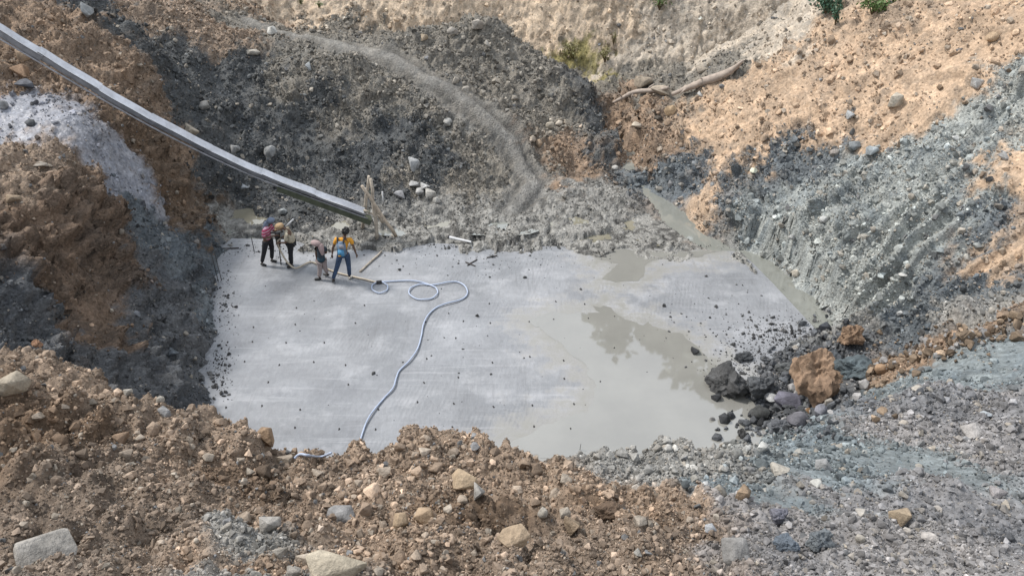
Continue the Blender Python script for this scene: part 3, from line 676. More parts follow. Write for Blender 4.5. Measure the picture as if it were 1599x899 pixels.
def gravel_tree():
    ng = bpy.data.node_groups.new('rubble_scatter', 'GeometryNodeTree')
    ng.interface.new_socket('Geometry', in_out='INPUT', socket_type='NodeSocketGeometry'); ng.interface.new_socket('Geometry', in_out='OUTPUT', socket_type='NodeSocketGeometry')
    N, L = ng.nodes, ng.links; gi = N.new('NodeGroupInput'); go = N.new('NodeGroupOutput')
    J = N.new('GeometryNodeJoinGeometry')
    for k in range(10):
        pn = N.new('GeometryNodePoints'); pn.inputs['Count'].default_value = 11 + k
        rv = N.new('FunctionNodeRandomValue'); rv.data_type = 'FLOAT_VECTOR'; rv.inputs[0].default_value = (-1, -1, -1); rv.inputs[1].default_value = (1, 1, 1)
        next(s for s in rv.inputs if s.name == 'Seed').default_value = 40 + k
        vn = N.new('ShaderNodeVectorMath'); vn.operation = 'NORMALIZE'; L.new(rv.outputs[0], vn.inputs[0]); L.new(vn.outputs[0], pn.inputs['Position'])
        ch = N.new('GeometryNodeConvexHull'); L.new(pn.outputs[0], ch.inputs[0])
        gt = N.new('GeometryNodeGeometryToInstance'); L.new(ch.outputs[0], gt.inputs[0]); L.new(gt.outputs[0], J.inputs[0])
    def attr(n, t):
        a = N.new('GeometryNodeInputNamedAttribute'); a.data_type = t; a.inputs['Name'].default_value = n; return next(o for o in a.outputs if o.enabled)
    ip = N.new('GeometryNodeInstanceOnPoints'); ip.inputs['Pick Instance'].default_value = True
    L.new(gi.outputs[0], ip.inputs['Points']); L.new(J.outputs[0], ip.inputs['Instance']); L.new(attr('pick', 'INT'), ip.inputs['Instance Index'])
    L.new(attr('rot', 'FLOAT_VECTOR'), ip.inputs['Rotation']); L.new(attr('scl', 'FLOAT_VECTOR'), ip.inputs['Scale'])
    sm = N.new('GeometryNodeSetMaterial'); sm.inputs['Material'].default_value = M_gravel
    L.new(ip.outputs[0], sm.inputs[0]); L.new(sm.outputs[0], go.inputs[0])
    return ng
NG = gravel_tree()
def scatter(name, pts, scl, colr, label=None):
    n = len(pts); me = bpy.data.meshes.new(name); me.vertices.add(n); me.vertices.foreach_set('co', pts.astype(np.float32).ravel())
    for nm, ty, dat, key in (('rot', 'FLOAT_VECTOR', rng.uniform(0, 6.28, (n, 3)), 'vector'), ('scl', 'FLOAT_VECTOR', scl, 'vector'), ('col', 'FLOAT_COLOR', np.c_[np.clip(colr, .01, .85), np.ones(n)], 'color')):
        a = me.attributes.new(nm, ty, 'POINT'); a.data.foreach_set(key, np.ascontiguousarray(dat, dtype=np.float32).ravel())
    a = me.attributes.new('pick', 'INT', 'POINT'); a.data.foreach_set('value', rng.integers(0, 10, n).astype(np.int32))
    me.materials.append(M_gravel)
    o = tag(link(bpy.data.objects.new(name, me)), label=label, kind='stuff')
    o.modifiers.new('scatter', 'NODES').node_group = NG
    return o
def stone_colors(base, n, pale=.1):
    v = rng.lognormal(0, .32, n)[:, None]; c = base * v
    p = rng.random(n) < pale; light = np.array((.36, .32, .265)) * rng.uniform(.75, 1.2, (n, 1))
    mixf = rng.uniform(.35, .9, (n, 1)); c = np.where(p[:, None], c * (1 - mixf) + light * mixf, c)
    g = rng.random(n) < .03; grey = np.array((.2, .2, .2)) * rng.uniform(.6, 1.3, (n, 1)); c = np.where(g[:, None], grey, c)
    return c
cand = np.nonzero(VIS & (UU > -60) & (UU < 1660) & (VV > -40) & (VV < 950))[0]
outer = np.nonzero((~VIS) & (DIST < 45) & (P[:, 2] > .05) & (np.abs(np.degrees(np.arctan2(P[:, 0], P[:, 1]))) < 60))[0]
RUB = {'near_slope': ('rubble', 'loose brown and grey rubble strewn over the near slope'), 'cut_bank': ('gravel', 'grey and orange gravel bedded in the cut bank'), 'spoil_mound': ('gravel', 'grey gravel covering the spoil mound'),
       'earth_wall': ('gravel', 'small stones stuck in the dark earth wall'), 'far_hillside': ('gravel', 'tan stones stuck in the far hillside'), 'mud_flat': ('gravel', 'grey gravel scattered across the mud flat')}
def scatter_region(rname, count, pmin, pmax, alpha, lift):
    ri = REGIONS.index(rname)
    def pick(pool, n):
        pool = pool[(VR[pool] == ri)]; w = STONY[pool].astype(float) + .02
        cl = vnoise(P[pool] * 1.2, 51) * .9 + vnoise(P[pool] * 4, 52) * .6; w *= np.clip(.6 + cl, .08, 2.2)
        if len(pool) == 0: return pool
        return rng.choice(pool, min(n, len(pool)), replace=False, p=w / w.sum())
    ii = np.r_[pick(cand, count), pick(outer, count // 5)]
    n = len(ii); px = np.minimum(pmin * (1 - rng.random(n)) ** (-1 / alpha), pmax)
    r = px * .5 * DIST[ii] / F
    sc = r[:, None] * rng.uniform(.65, 1.25, (n, 3))
    pos = P[ii] + NRM[ii] * (r * lift)[:, None] + rng.normal(0, 1, (n, 3)) * (DIST[ii] * .0008)[:, None]
    nm, lb = RUB[rname]
    jj = np.clip(ii + rng.integers(-4, 5, n) * NR + rng.integers(-4, 5, n), 0, len(P) - 1)
    return scatter(nm, pos, sc, stone_colors(VC[jj], n, .2 if rname == 'cut_bank' else .1), lb)
scatter_region('near_slope', 85000, 1.9, 13, 2.2, .15)
scatter_region('cut_bank', 15000, 1.7, 12, 2.2, .15)
scatter_region('spoil_mound', 20000, 1.7, 8, 2.4, .1)
scatter_region('earth_wall', 8000, 1.7, 9, 2.4, .1)
scatter_region('far_hillside', 1800, 1.8, 9, 2.3, .0)
scatter_region('mud_flat', 3500, 1.4, 5, 2.4, .1)
# crumbs of mud dropped on the slab
def slab_crumbs():
    cs = []
    for (u, v, su, sv_, n) in ((1200, 530, 38, 18, 380), (1130, 505, 60, 30, 130), (1240, 520, 25, 12, 400), (1160, 570, 28, 14, 260), (1200, 590, 25, 20, 300), (1200, 650, 20, 14, 120), (700, 560, 190, 70, 60), (760, 408, 90, 14, 150), (350, 480, 10, 60, 220), (345, 575, 10, 25, 160), (420, 392, 60, 8, 160), (840, 384, 200, 3, 500)):
        for _ in range(n): cs.append((rng.normal(u, su), rng.normal(v, sv_)))
    p = np.array([hit0(a, b) for a, b in cs if b < 692]); n = len(p)
    px = np.minimum(1.25 * (1 - rng.random(n)) ** (-1 / 2.3), 7); r = px * .5 * 20 / F
    p[:, 2] = r * .2
    scatter('mud_crumb', p, r[:, None] * rng.uniform(.7, 1.3, (n, 3)) * np.array((1.2, 1.2, .8)), np.array((.075, .075, .075)) * rng.lognormal(0, .35, n)[:, None], 'dark crumbs of mud dropped on the concrete slab')
slab_crumbs()
def pile_rubble():
    cs = [(rng.normal(1265, 55), rng.normal(600, 40)) for _ in range(420)] + [(rng.uniform(1330, 1599), 0) for _ in range(260)] + [(rng.normal(1180, 40), rng.normal(668, 10)) for _ in range(60)]
    cs = [(u, v if v else 585 - (u - 1330) * .31 + rng.normal(0, 13)) for u, v in cs]
    cs = [(u, v) for u, v in cs if u < 1600 and v < 690 and not (u < 1190 and v < 640)]
    p = np.array([ground_at(u, v) for u, v in cs]); n = len(p); d_ = np.linalg.norm(p - CAM, axis=1)
    px = np.minimum(4.5 * (1 - rng.random(n)) ** (-1 / 2.0), 17); r = px * .5 * d_ / F; p[:, 2] += r * .3
    brown = (np.array([c[0] for c in cs]) > 1350)[:, None]; c = np.where(brown, (.2, .15, .105), (.1, .105, .112)) * rng.lognormal(0, .4, n)[:, None]
    w = rng.random(n)[:, None] < .15; c = np.where(w, (.3, .29, .28), c)
    scatter('rubble', p, r[:, None] * rng.uniform(.65, 1.25, (n, 3)), c, 'dark and brown rubble round the boulder pile')
pile_rubble()

# ---- single stones
def rock_mesh(seed, sub=3, planes=14, noise=.10, rough=.03):
    r = np.random.default_rng(seed); bm = bmesh.new(); bmesh.ops.create_icosphere(bm, subdivisions=sub, radius=1.0)
    D = np.array([v.co[:] for v in bm.verts]); D /= np.linalg.norm(D, axis=1)[:, None]
    nn = r.normal(size=(planes, 3)); nn /= np.linalg.norm(nn, axis=1)[:, None]; dd = r.uniform(.62, .98, planes)
    dots = D @ nn.T; lim = np.where(dots > .05, dd / np.maximum(dots, .05), 9).min(1); rad = np.minimum(lim, 1.12)
    V = D * rad[:, None]; V32 = V.astype(np.float32)
    rad2 = 1 + vnoise(V32 * 1.6 + seed, seed) * noise + vnoise(V32 * 5 + seed, seed + 1) * rough
    if sub >= 4: rad2 += billow(V32 * 3.2 + seed, seed + 2) * .05 + billow(V32 * 9 + seed, seed + 3) * .045 + vnoise(V32 * 22 + seed, seed + 4) * .02
    V *= rad2[:, None]; V /= np.abs(V).max(0)
    for v, c in zip(bm.verts, V): v.co = c
    me = bpy.data.meshes.new('stone'); bm.to_mesh(me); bm.free(); me.materials.append(M_stone)
    me.polygons.foreach_set('use_smooth', np.ones(len(me.polygons), bool)); me.set_sharp_from_angle(angle=R(28))
    return me
def hull_mesh(seed, n=14):
    r = np.random.default_rng(seed); bm = bmesh.new()
    p = r.normal(size=(n, 3)); p /= np.linalg.norm(p, axis=1)[:, None]; p *= r.uniform(.75, 1.1, (n, 1))
    for q in p: bm.verts.new(q)
    h = bmesh.ops.convex_hull(bm, input=bm.verts[:])
    bmesh.ops.delete(bm, geom=[g for g in h['geom_interior'] if isinstance(g, bmesh.types.BMVert)], context='VERTS')
    bmesh.ops.dissolve_limit(bm, angle_limit=R(14), verts=bm.verts[:], edges=bm.edges[:])
    bmesh.ops.bevel(bm, geom=bm.edges[:], offset=.07, segments=2, affect='EDGES', profile=.5)
    V = np.array([v.co[:] for v in bm.verts]); V *= (1 + vnoise((V * 2.5).astype(np.float32) + seed, seed) * .05)[:, None]; V -= (V.max(0) + V.min(0)) / 2; V /= np.abs(V).max(0)
    for v, c in zip(bm.verts, V): v.co = c
    me = bpy.data.meshes.new('stone'); bm.to_mesh(me); bm.free(); me.materials.append(M_stone)
    me.polygons.foreach_set('use_smooth', np.ones(len(me.polygons), bool)); me.set_sharp_from_angle(angle=R(40))
    return me
ROCKS = [hull_mesh(100 + k, 9 + k % 6) for k in range(12)]
ROUND = [rock_mesh(200 + k, 3, 26, .12, .02) for k in range(3)]
LUMP = [rock_mesh(300 + k, 5, 11, .30, .12) for k in range(5)]
def put_stone(name, u, v, w, h, c, label, group=None, kind='rock', seed=0, rz=None, cat='stone', sink=.25, z=None):
    P0 = at_z(u, v + h * .3, z) if z is not None else ground_at(u, v + h * .22)
    t = (P0 - CAM) @ np.array((0, CP, -SP)); me = {'rock': ROCKS, 'round': ROUND, 'lump': LUMP}[kind]; me = me[seed % len(me)]
    o = bpy.data.objects.new(name, me); rx = w * .5 * t / F; rzz = h * .5 * t / F
    o.scale = (rx, (rx + rzz) * .5, rzz * 1.02); o.location = Vector(P0) + Vector((0, 0, rzz * (1 - 2 * sink)))
    o.rotation_euler = (0, 0, rz if rz is not None else rng.uniform(-.25, .25) + (math.pi if seed % 3 == 0 else 0))
    o.color = (*c, 1); tag(o, label, cat, group)
    return link(o)
TAN = (.36, .275, .19); PALE = (.40, .37, .32); LG = (.33, .33, .325); DG = (.1, .105, .11); BLK = (.05, .052, .055); BR = (.25, .165, .1); BL = (.17, .2, .235)
named = [
 (1130, 592, 66, 58, (.085, .085, .085), "largest dark grey boulder at the right edge of the muddy puddle", 'lump', 0), (1182, 604, 52, 44, (.09, .095, .1), "dark craggy boulder touching the largest boulder, on its right", 'lump', 1),
 (1270, 588, 92, 108, (.27, .185, .125), "big orange brown lump of earth, tallest in the boulder pile", 'lump', 2), (1324, 523, 42, 42, (.26, .175, .115), "brown boulder above the big orange lump, below the grooved bank", 'lump', 3),
 (1330, 575, 62, 56, (.11, .135, .145), "dark teal boulder just right of the big orange lump", 'lump', 4), (1229, 626, 46, 36, (.16, .155, .19), "purple grey cracked stone below the left of the big orange lump", 'rock', 3),
 (1187, 644, 38, 24, (.07, .072, .07), "oval black stone half sunk in water below the boulders", 'round', 0), (1132, 653, 19, 17, BLK, "small black stone alone in the water below the largest boulder", 'rock', 5),
 (1119, 620, 17, 12, BLK, "flat black stone at the foot of the largest boulder", 'rock', 1), (1246, 654, 40, 30, (.17, .165, .18), "grey violet stone at the bottom of the boulder pile", 'round', 1),
 (1215, 664, 40, 24, (.12, .125, .135), "long dark grey stone at the waterline under the boulder pile", 'lump', 1), (1287, 512, 22, 20, (.06, .065, .075), "black stone at the end of the ditch by the slab corner", 'rock', 2),
 (1158, 556, 34, 15, (.075, .08, .085), "flat dark clod lying on the slab above the largest boulder", 'lump', 3), (1086, 548, 13, 12, BLK, "lone black clod in the puddle left of the boulders", 'rock', 7),
 (1208, 622, 26, 14, LG, "flat pale grey slab stone between the water and the purple stone", 'rock', 4), (1280, 640, 22, 18, (.2, .2, .22), "grey stone under the right foot of the big orange lump", 'rock', 8),
 (1262, 640, 14, 14, (.36, .22, .12), "small orange stone wedged under the big orange lump", 'rock', 6), (1376, 575, 22, 16, (.3, .2, .125), "orange stone in the gravel strip right of the teal boulder", 'round', 2),
 (1157, 676, 14, 22, (.07, .07, .07), "black upright clod on the rim under the boulder pile", 'lump', 2), (1300, 560, 34, 30, (.085, .095, .105), "dark stone between the brown boulder and the big orange lump", 'lump', 0), (1225, 575, 30, 26, (.11, .115, .115), "dark grey stone behind the left shoulder of the big orange lump", 'lump', 4),
 (1148, 862, 46, 40, (.31, .30, .285), "pale grey cobble near the bottom edge, right of centre", 'rock', 9), (529, 884, 92, 56, (.40, .35, .27), "big flat tan block at the bottom edge of the photo", 'rock', 0),
 (24, 598, 46, 36, (.36, .31, .24), "grey tan boulder on the crest at the left edge", 'rock', 2), (55, 858, 120, 60, (.33, .31, .28), "broad pale slab of rock in the lower left corner", 'rock', 6), (416, 678, 28, 32, (.27, .19, .125), "brown block standing on the crest of the left heap", 'rock', 3),
 (251, 624, 15, 15, PALE, "pale round pebble on the crest of the left heap", 'round', 0), (200, 612, 14, 12, PALE, "pale pebble on the crest, left of the round pebble", 'rock', 1), (727, 752, 42, 36, (.38, .29, .195), "largest tan stone in the middle of the near slope", 'rock', 4),
 (748, 768, 18, 28, (.37, .35, .32), "pale grey upright stone beside the largest tan stone", 'rock', 7), (802, 836, 52, 28, (.38, .29, .2), "long tan stone low in the middle of the near slope", 'rock', 8), (536, 806, 56, 26, (.27, .265, .26), "flat grey slab stone above the big tan block", 'rock', 5),
 (420, 817, 36, 26, (.34, .32, .29), "light grey angular stone left of the flat grey slab stone", 'rock', 1), (626, 813, 24, 24, (.36, .27, .18), "tan cube shaped stone with a shadow under it, right of the flat grey slab", 'rock', 9), (665, 806, 36, 40, (.33, .245, .165), "tall tan stone right of the cube shaped stone", 'rock', 3),
 (946, 797, 44, 36, (.115, .08, .055), "dark brown clod standing on the near slope right of centre", 'lump', 4), (1190, 697, 22, 15, (.5, .5, .47), "white stone on the rim below the boulders", 'rock', 2), (1219, 733, 30, 16, PALE, "pale flat stone on the grey slope below the white rim stone", 'rock', 7),
 (1286, 726, 28, 18, LG, "grey stone on the smooth teal mud, right of the pale flat stone", 'rock', 5), (1518, 675, 32, 22, (.36, .34, .32), "light grey block near the right edge, above the purple gravel", 'rock', 9), (1556, 768, 28, 20, (.31, .29, .285), "grey block near the right edge, lower of the two", 'rock', 0),
 (1432, 606, 20, 13, PALE, "left one of two pale stones on the teal track", 'round', 1), (1450, 606, 14, 10, PALE, "right one of two pale stones on the teal track", 'rock', 6), (1540, 647, 16, 9, (.42, .45, .47), "bluish white stone lying on dark gravel at the right", 'rock', 4),
 (1406, 805, 36, 24, (.38, .30, .21), "tan stone alone among purple gravel, lower right", 'rock', 1), (1343, 840, 16, 14, PALE, "small cream pebble on purple gravel, lower right", 'round', 2), (1450, 838, 30, 14, (.42, .39, .36), "long pale stone on purple gravel, lower right", 'rock', 3),
 (1225, 845, 42, 28, BL, "blue tinted boulder in the lower right gravel", 'lump', 0), (1275, 840, 46, 40, (.15, .165, .175), "dark blue grey boulder right of the blue tinted one", 'lump', 3), (1213, 805, 34, 36, (.15, .15, .175), "dark violet boulder on the edge of brown and grey soil", 'lump', 1),
 (1160, 768, 26, 26, (.30, .22, .15), "tan clod on a brown hump right of centre", 'rock', 2), (848, 800, 18, 22, PALE, "pale oval pebble left of the dark brown clod", 'round', 0), (1110, 824, 20, 12, (.36, .37, .38), "bluish grey flat pebble above the pale grey cobble", 'rock', 5), (920, 770, 16, 10, (.2, .2, .21), "small dark slate chip above the dark brown clod", 'rock', 8), (895, 820, 24, 30, (.34, .26, .18), "leaning tan stone below the dark brown clod", 'rock', 7),
 (134, 15, 24, 22, (.27, .28, .28), "grey boulder at the top edge of the dark gully", 'rock', 6), (43, 133, 30, 16, (.12, .125, .14), "dark flat stone on the back edge of the grey ledge", 'rock', 4), (6, 164, 18, 16, LG, "pale grey pebble at the left edge of the grey ledge", 'round', 1), (48, 192, 16, 10, DG, "dark pebble in the middle of the grey ledge", 'rock', 8),
 (40, 85, 26, 18, (.32, .235, .16), "tan stone on the brown slope under the chute", 'rock', 0), (33, 110, 30, 20, (.30, .2, .13), "brown stone below the tan one under the chute", 'rock', 3),
 (299, 206, 22, 22, (.40, .35, .28), "tan boulder poking out behind the chute", 'rock', 7), (367, 233, 15, 13, LG, "grey stone on dark gravel under the chute, left of the round one", 'rock', 1), (423, 236, 21, 21, (.33, .335, .33), "light grey round stone on the dark slope", 'round', 2), (319, 165, 17, 12, (.27, .26, .24), "dull grey stone in the dark gully above the chute", 'rock', 9),
 (426, 48, 17, 13, (.55, .54, .5), "white stone beside the haul road at the top", 'rock', 5), (396, 82, 22, 9, PALE, "pale flat stone in the dark rubble left of the road", 'rock', 2), (482, 104, 10, 14, (.45, .47, .47), "pale chip standing on the slope below the road", 'rock', 3), (647, 256, 17, 22, (.42, .425, .42), "tall pale block in the hollow of the dark slope", 'rock', 0),
 (699, 191, 14, 12, (.43, .42, .39), "pale stone on the dark slope right of the hollow", 'rock', 8), (662, 59, 14, 11, (.46, .37, .27), "tan stone on the mound left of its summit", 'rock', 1), (746, 39, 20, 17, (.42, .38, .33), "pale boulder at the summit of the mound", 'rock', 2), (707, 50, 20, 15, (.38, .35, .31), "greyish boulder left of the mound summit", 'round', 0), (760, 68, 13, 12, (.45, .42, .37), "pale stone just below the mound summit", 'rock', 6),
 (647, 289, 17, 12, (.42, .415, .40), "leftmost block of the pale stone heap at the mound foot", 'rock', 4), (664, 292, 16, 11, (.46, .455, .44), "topmost block of the pale stone heap at the mound foot", 'rock', 7), (656, 299, 14, 10, (.44, .43, .41), "middle block of the pale stone heap at the mound foot", 'rock', 9), (673, 302, 18, 14, (.46, .44, .40), "largest block of the pale stone heap at the mound foot", 'rock', 0), (682, 312, 13, 9, (.4, .39, .36), "lowest block of the pale stone heap at the mound foot", 'rock', 5),
 (624, 303, 18, 13, (.32, .32, .325), "grey block left of the pale stone heap", 'rock', 3), (602, 333, 10, 9, (.36, .35, .33), "small grey stone right of the pole frame", 'round', 1), (442, 330, 13, 10, (.38, .4, .4), "pale grey stone in dark gravel behind the workers", 'rock', 2), (382, 293, 13, 9, (.38, .4, .42), "pale stone at the foot of the dark slope, left of the chute end", 'rock', 7),
 (859, 195, 14, 11, (.43, .385, .31), "left one of three cream stones on the mound shoulder", 'round', 2), (874, 193, 14, 11, (.45, .40, .33), "middle one of three cream stones on the mound shoulder", 'round', 0), (883, 191, 9, 10, (.42, .37, .3), "right one of three cream stones on the mound shoulder", 'rock', 6), (832, 217, 13, 12, (.41, .35, .28), "cream stone beside the road below the three cream stones", 'round', 1), (842, 224, 11, 11, (.4, .3, .21), "tan stone touching the cream stone beside the road", 'rock', 9), (960, 262, 11, 7, (.5, .48, .44), "white stone above the head of the ditch", 'rock', 8),
 (1047, 172, 20, 18, (.44, .32, .2), "orange boulder in the gully below the driftwood", 'round', 2), (994, 197, 17, 12, (.44, .38, .3), "cream stone in the gully left of the orange boulder", 'rock', 4), (1005, 128, 30, 16, (.36, .3, .23), "long tan rock under the left driftwood log", 'rock', 1), (1030, 140, 30, 14, (.38, .32, .25), "tan rock between the two driftwood logs", 'rock', 3), (1095, 109, 18, 9, (.35, .3, .24), "flat tan rock above the right driftwood log", 'rock', 0), (1092, 147, 14, 9, (.45, .45, .43), "white stone below the right driftwood log", 'rock', 6),
 (1398, 157, 27, 24, (.47, .425, .35), "large pale boulder on the orange slope", 'rock', 2), (1548, 59, 22, 18, (.44, .32, .21), "tan boulder near the top right corner", 'round', 0), (1268, 200, 13, 9, (.36, .39, .42), "bluish pebble on the edge of the orange soil", 'rock', 5), (1328, 181, 13, 14, (.36, .37, .37), "grey pebble on the orange slope left of the pale boulder", 'rock', 7), (1335, 228, 20, 12, (.19, .205, .21), "dark ledge block at the top of the grey bank", 'rock', 9), (1362, 235, 20, 14, (.36, .39, .4), "pale blue grey block below the dark ledge block", 'rock', 1),
 (1236, 370, 12, 11, (.46, .46, .44), "pale round stone low on the grey bank", 'round', 1), (1491, 216, 11, 9, (.55, .55, .53), "white stone high on the grey bank", 'rock', 3), (1405, 489, 12, 9, (.5, .5, .48), "white chip right of the lower grooves", 'rock', 2), (1410, 430, 13, 6, (.5, .49, .46), "flat white chip at the foot of the grooved bank", 'rock', 4), (1285, 343, 14, 11, (.42, .42, .4), "pale stone in the middle of the grey bank", 'rock', 8), (1565, 243, 22, 16, (.42, .42, .41), "pale grey stone by the orange patch at the right edge", 'rock', 6), (1525, 130, 20, 16, (.45, .44, .42), "pale block on the upper lip of the grey bank", 'rock', 0), (1243, 426, 14, 11, (.45, .41, .34), "cream stone beside the ditch at the bank foot", 'rock', 5),
 (214, 489, 13, 9, (.24, .26, .29), "blue grey stone stuck in the dark wall at the left", 'rock', 3), (60, 536, 18, 16, (.27, .16, .1), "orange brown clod in the black hollow at the left edge", 'lump', 2), (271, 551, 16, 14, (.12, .135, .15), "slate grey stone low in the dark left wall", 'rock', 7), (20, 310, 24, 12, (.33, .255, .18), "tan slab stone on the brown spur at the left edge", 'rock', 1), (66, 258, 22, 10, (.36, .32, .27), "pale flake on top of the brown spur below the ledge", 'rock', 4),
]
for k, (u, v, w, h, c, lb, kd, sd) in enumerate(named):
    put_stone('boulder' if max(w, h) > 39 and 500 < v < 700 and u > 1100 else 'stone', u, v, w, h, c, lb, None, kd, sd, cat='boulder' if max(w, h) > 39 and 500 < v < 700 and u > 1100 else 'stone')
taken = [(n[0], n[1], max(n[2], n[3])) for n in named]
import re
def short(lb):
    return re.split(r' (?:at|on|in|near|beside|with|lying|standing|stuck|bedded|below|above|touching|alone|half|just|to|of the|poking|by|wedged|under|behind|between|low|high|right|left|from|among|,)\b|,', lb)[0]
cnt = {}
for n in named: cnt[short(n[6])] = cnt.get(short(n[6]), 0) + 1
LAND = [(n[0], n[1], short(n[6])) for n in named if cnt[short(n[6])] == 1 and len(short(n[6]).split()) > 1]
LAND += [(905, 698, 'thin dark rod in the near rim'), (560, 700, 'blue hose end at the rim'), (1599, 720, 'right edge of the photo'), (0, 720, 'left edge of the photo')]
used_labels = {}
def tone(c):
    v = sum(c) / 3; w = c[0] / max(c[2], .01)
    a = 'pale ' if v > .34 else 'dark ' if v < .15 else ''
    return a + ('brown' if w > 1.5 and v < .26 else 'tan' if w > 1.25 else 'grey')
def locate(u, v, w, c, noun):
    sz = 'small' if w < 15 else 'middling' if w < 21 else 'large'
    for a, b, nm in sorted(LAND, key=lambda q: (q[0] - u) ** 2 + (q[1] - v) ** 2)[:12]:
        du, dv = u - a, v - b; d_ = math.hypot(du, dv); ang = math.degrees(math.atan2(-dv, du)) % 360
        way = ['right of', 'above and right of', 'above', 'above and left of', 'left of', 'below and left of', 'below', 'below and right of'][int(((ang + 22.5) % 360) // 45)]
        far = 'just' if d_ < 45 else 'a little' if d_ < 90 else 'well'
        lb = f"{sz} {tone(c)} {noun} {far} {way} the {nm}"
        if lb not in used_labels and len(lb.split()) <= 16: used_labels[lb] = 1; return lb
    return None
AREAS = [
 (60, (340, 700, 800, 890), 'near_slope', (13, 30), "angular brown stone in the rubble of the near slope, left half", 'angular stones in the brown rubble, left half'),
 (48, (800, 705, 1190, 890), 'near_slope', (12, 26), "angular brown stone in the rubble of the near slope, centre right", 'angular stones in the brown rubble, centre right'),
 (22, (20, 600, 400, 720), 'near_slope', (13, 26), "brown clod on the heap at the left of the near slope", 'clods on the left heap'),
 (40, (1230, 620, 1590, 890), 'near_slope', (11, 22), "grey stone in the purple grey gravel of the lower right corner", 'grey stones in the purple gravel'),
 (12, (440, 676, 1100, 712), 'near_slope', (13, 24), "stone on the rim overlooking the slab", 'stones along the rim'),
 (10, (650, 35, 900, 200), 'spoil_mound', (9, 14), "pale stone bedded in the grey mound beyond the road", 'pale stones in the grey mound'),
 (8, (1180, 70, 1560, 180), 'cut_bank', (10, 16), "tan stone bedded in the orange slope", 'tan stones in the orange slope'),
]
for n, (x0, y0, x1, y1), rg, (s0, s1), lb, gp in AREAS:
    m = 0; tries = 0
    pool = cand[(VR[cand] == REGIONS.index(rg)) & (UU[cand] > x0) & (UU[cand] < x1) & (VV[cand] > y0) & (VV[cand] < y1)]
    while m < n and tries < 4000:
        tries += 1; i = rng.choice(pool); u, v = UU[i], VV[i]; w = s0 + (s1 - s0) * rng.random() ** 2.2
        if any(abs(u - a) < (w + b) * .45 and abs(v - c) < (w + b) * .4 for a, c, b in taken): continue
        taken.append((u, v, w)); c = stone_colors(VC[i][None], 1, .35)[0] * 1.1; own = locate(u, v, w, c, 'clod' if 'clod' in lb else 'stone')
        put_stone('stone', u, v, w, w * rng.uniform(.6, .95), tuple(c), own or lb, gp, 'rock', int(rng.integers(0, 12)), rng.uniform(0, 6.28), sink=.42); m += 1
# ------------------------------------------------------------ concrete chute of bent metal sheets
M_sheet = simple_mat("zinc_sheet", (.62, .63, .66), .4, .2, .22, 3.0, .15)
M_sheet2 = simple_mat("dull_zinc_sheet", (.34, .34, .36), .5, .3, .3, 4.0, .2)
M_shaded = simple_mat("shaded_dirty_zinc", (.25, .26, .28), .6, .2, .35, 3.0, .2)  # outer skin of the sheets: dirty zinc with its shade put into the colour
M_cem = simple_mat("cement_film", (.47, .48, .50), .55, .1, .4, 2.5, .25)
M_plank = simple_mat("dark_green_plank", (.075, .085, .055), .85, 0, .4, 6, .3)  # dark green wood for the plank and the lashings
M_wood = simple_mat("bare_pole_wood", (.46, .385, .30), .8, 0, .35, 9, .4)
M_wood2 = simple_mat("grey_pole_wood", (.40, .35, .285), .85, 0, .35, 9, .4)
CH_PX = [(-170, -48), (-80, 2), (0, 49), (100, 109), (200, 168), (300, 222), (400, 269), (490, 304), (575, 335)]
tt = np.interp([p[0] for p in CH_PX], [-170, 575], [18.0, 24.4])
chp = np.array([at_t(u, v, t) for (u, v), t in zip(CH_PX, tt)])
def chute_path(f):
    x = f * (len(chp) - 1); i = int(min(x, len(chp) - 2)); a = x - i
    p0, p1, p2, p3 = (chp[max(i - 1, 0)], chp[i], chp[i + 1], chp[min(i + 2, len(chp) - 1)])
    return .5 * (2 * p1 + (p2 - p0) * a + (2 * p0 - 5 * p1 + 4 * p2 - p3) * a * a + (3 * p1 - p0 - 3 * p2 + p3) * a ** 3)
chute = empty('concrete_chute', tuple(chp[-1]))
tag(chute, "long silver metal chute sloping down from the upper left to the wooden poles", 'chute')
loc0 = np.array(chute.location)
prof = [(-.33, .235), (-.32, .24), (-.29, .10), (-.25, -.06), (-.19, -.17), (-.12, -.155), (-.06, -.19), (0, -.17), (.06, -.19), (.12, -.155), (.19, -.17), (.25, -.06), (.29, .10), (.32, .24), (.33, .235)]
NS = 9
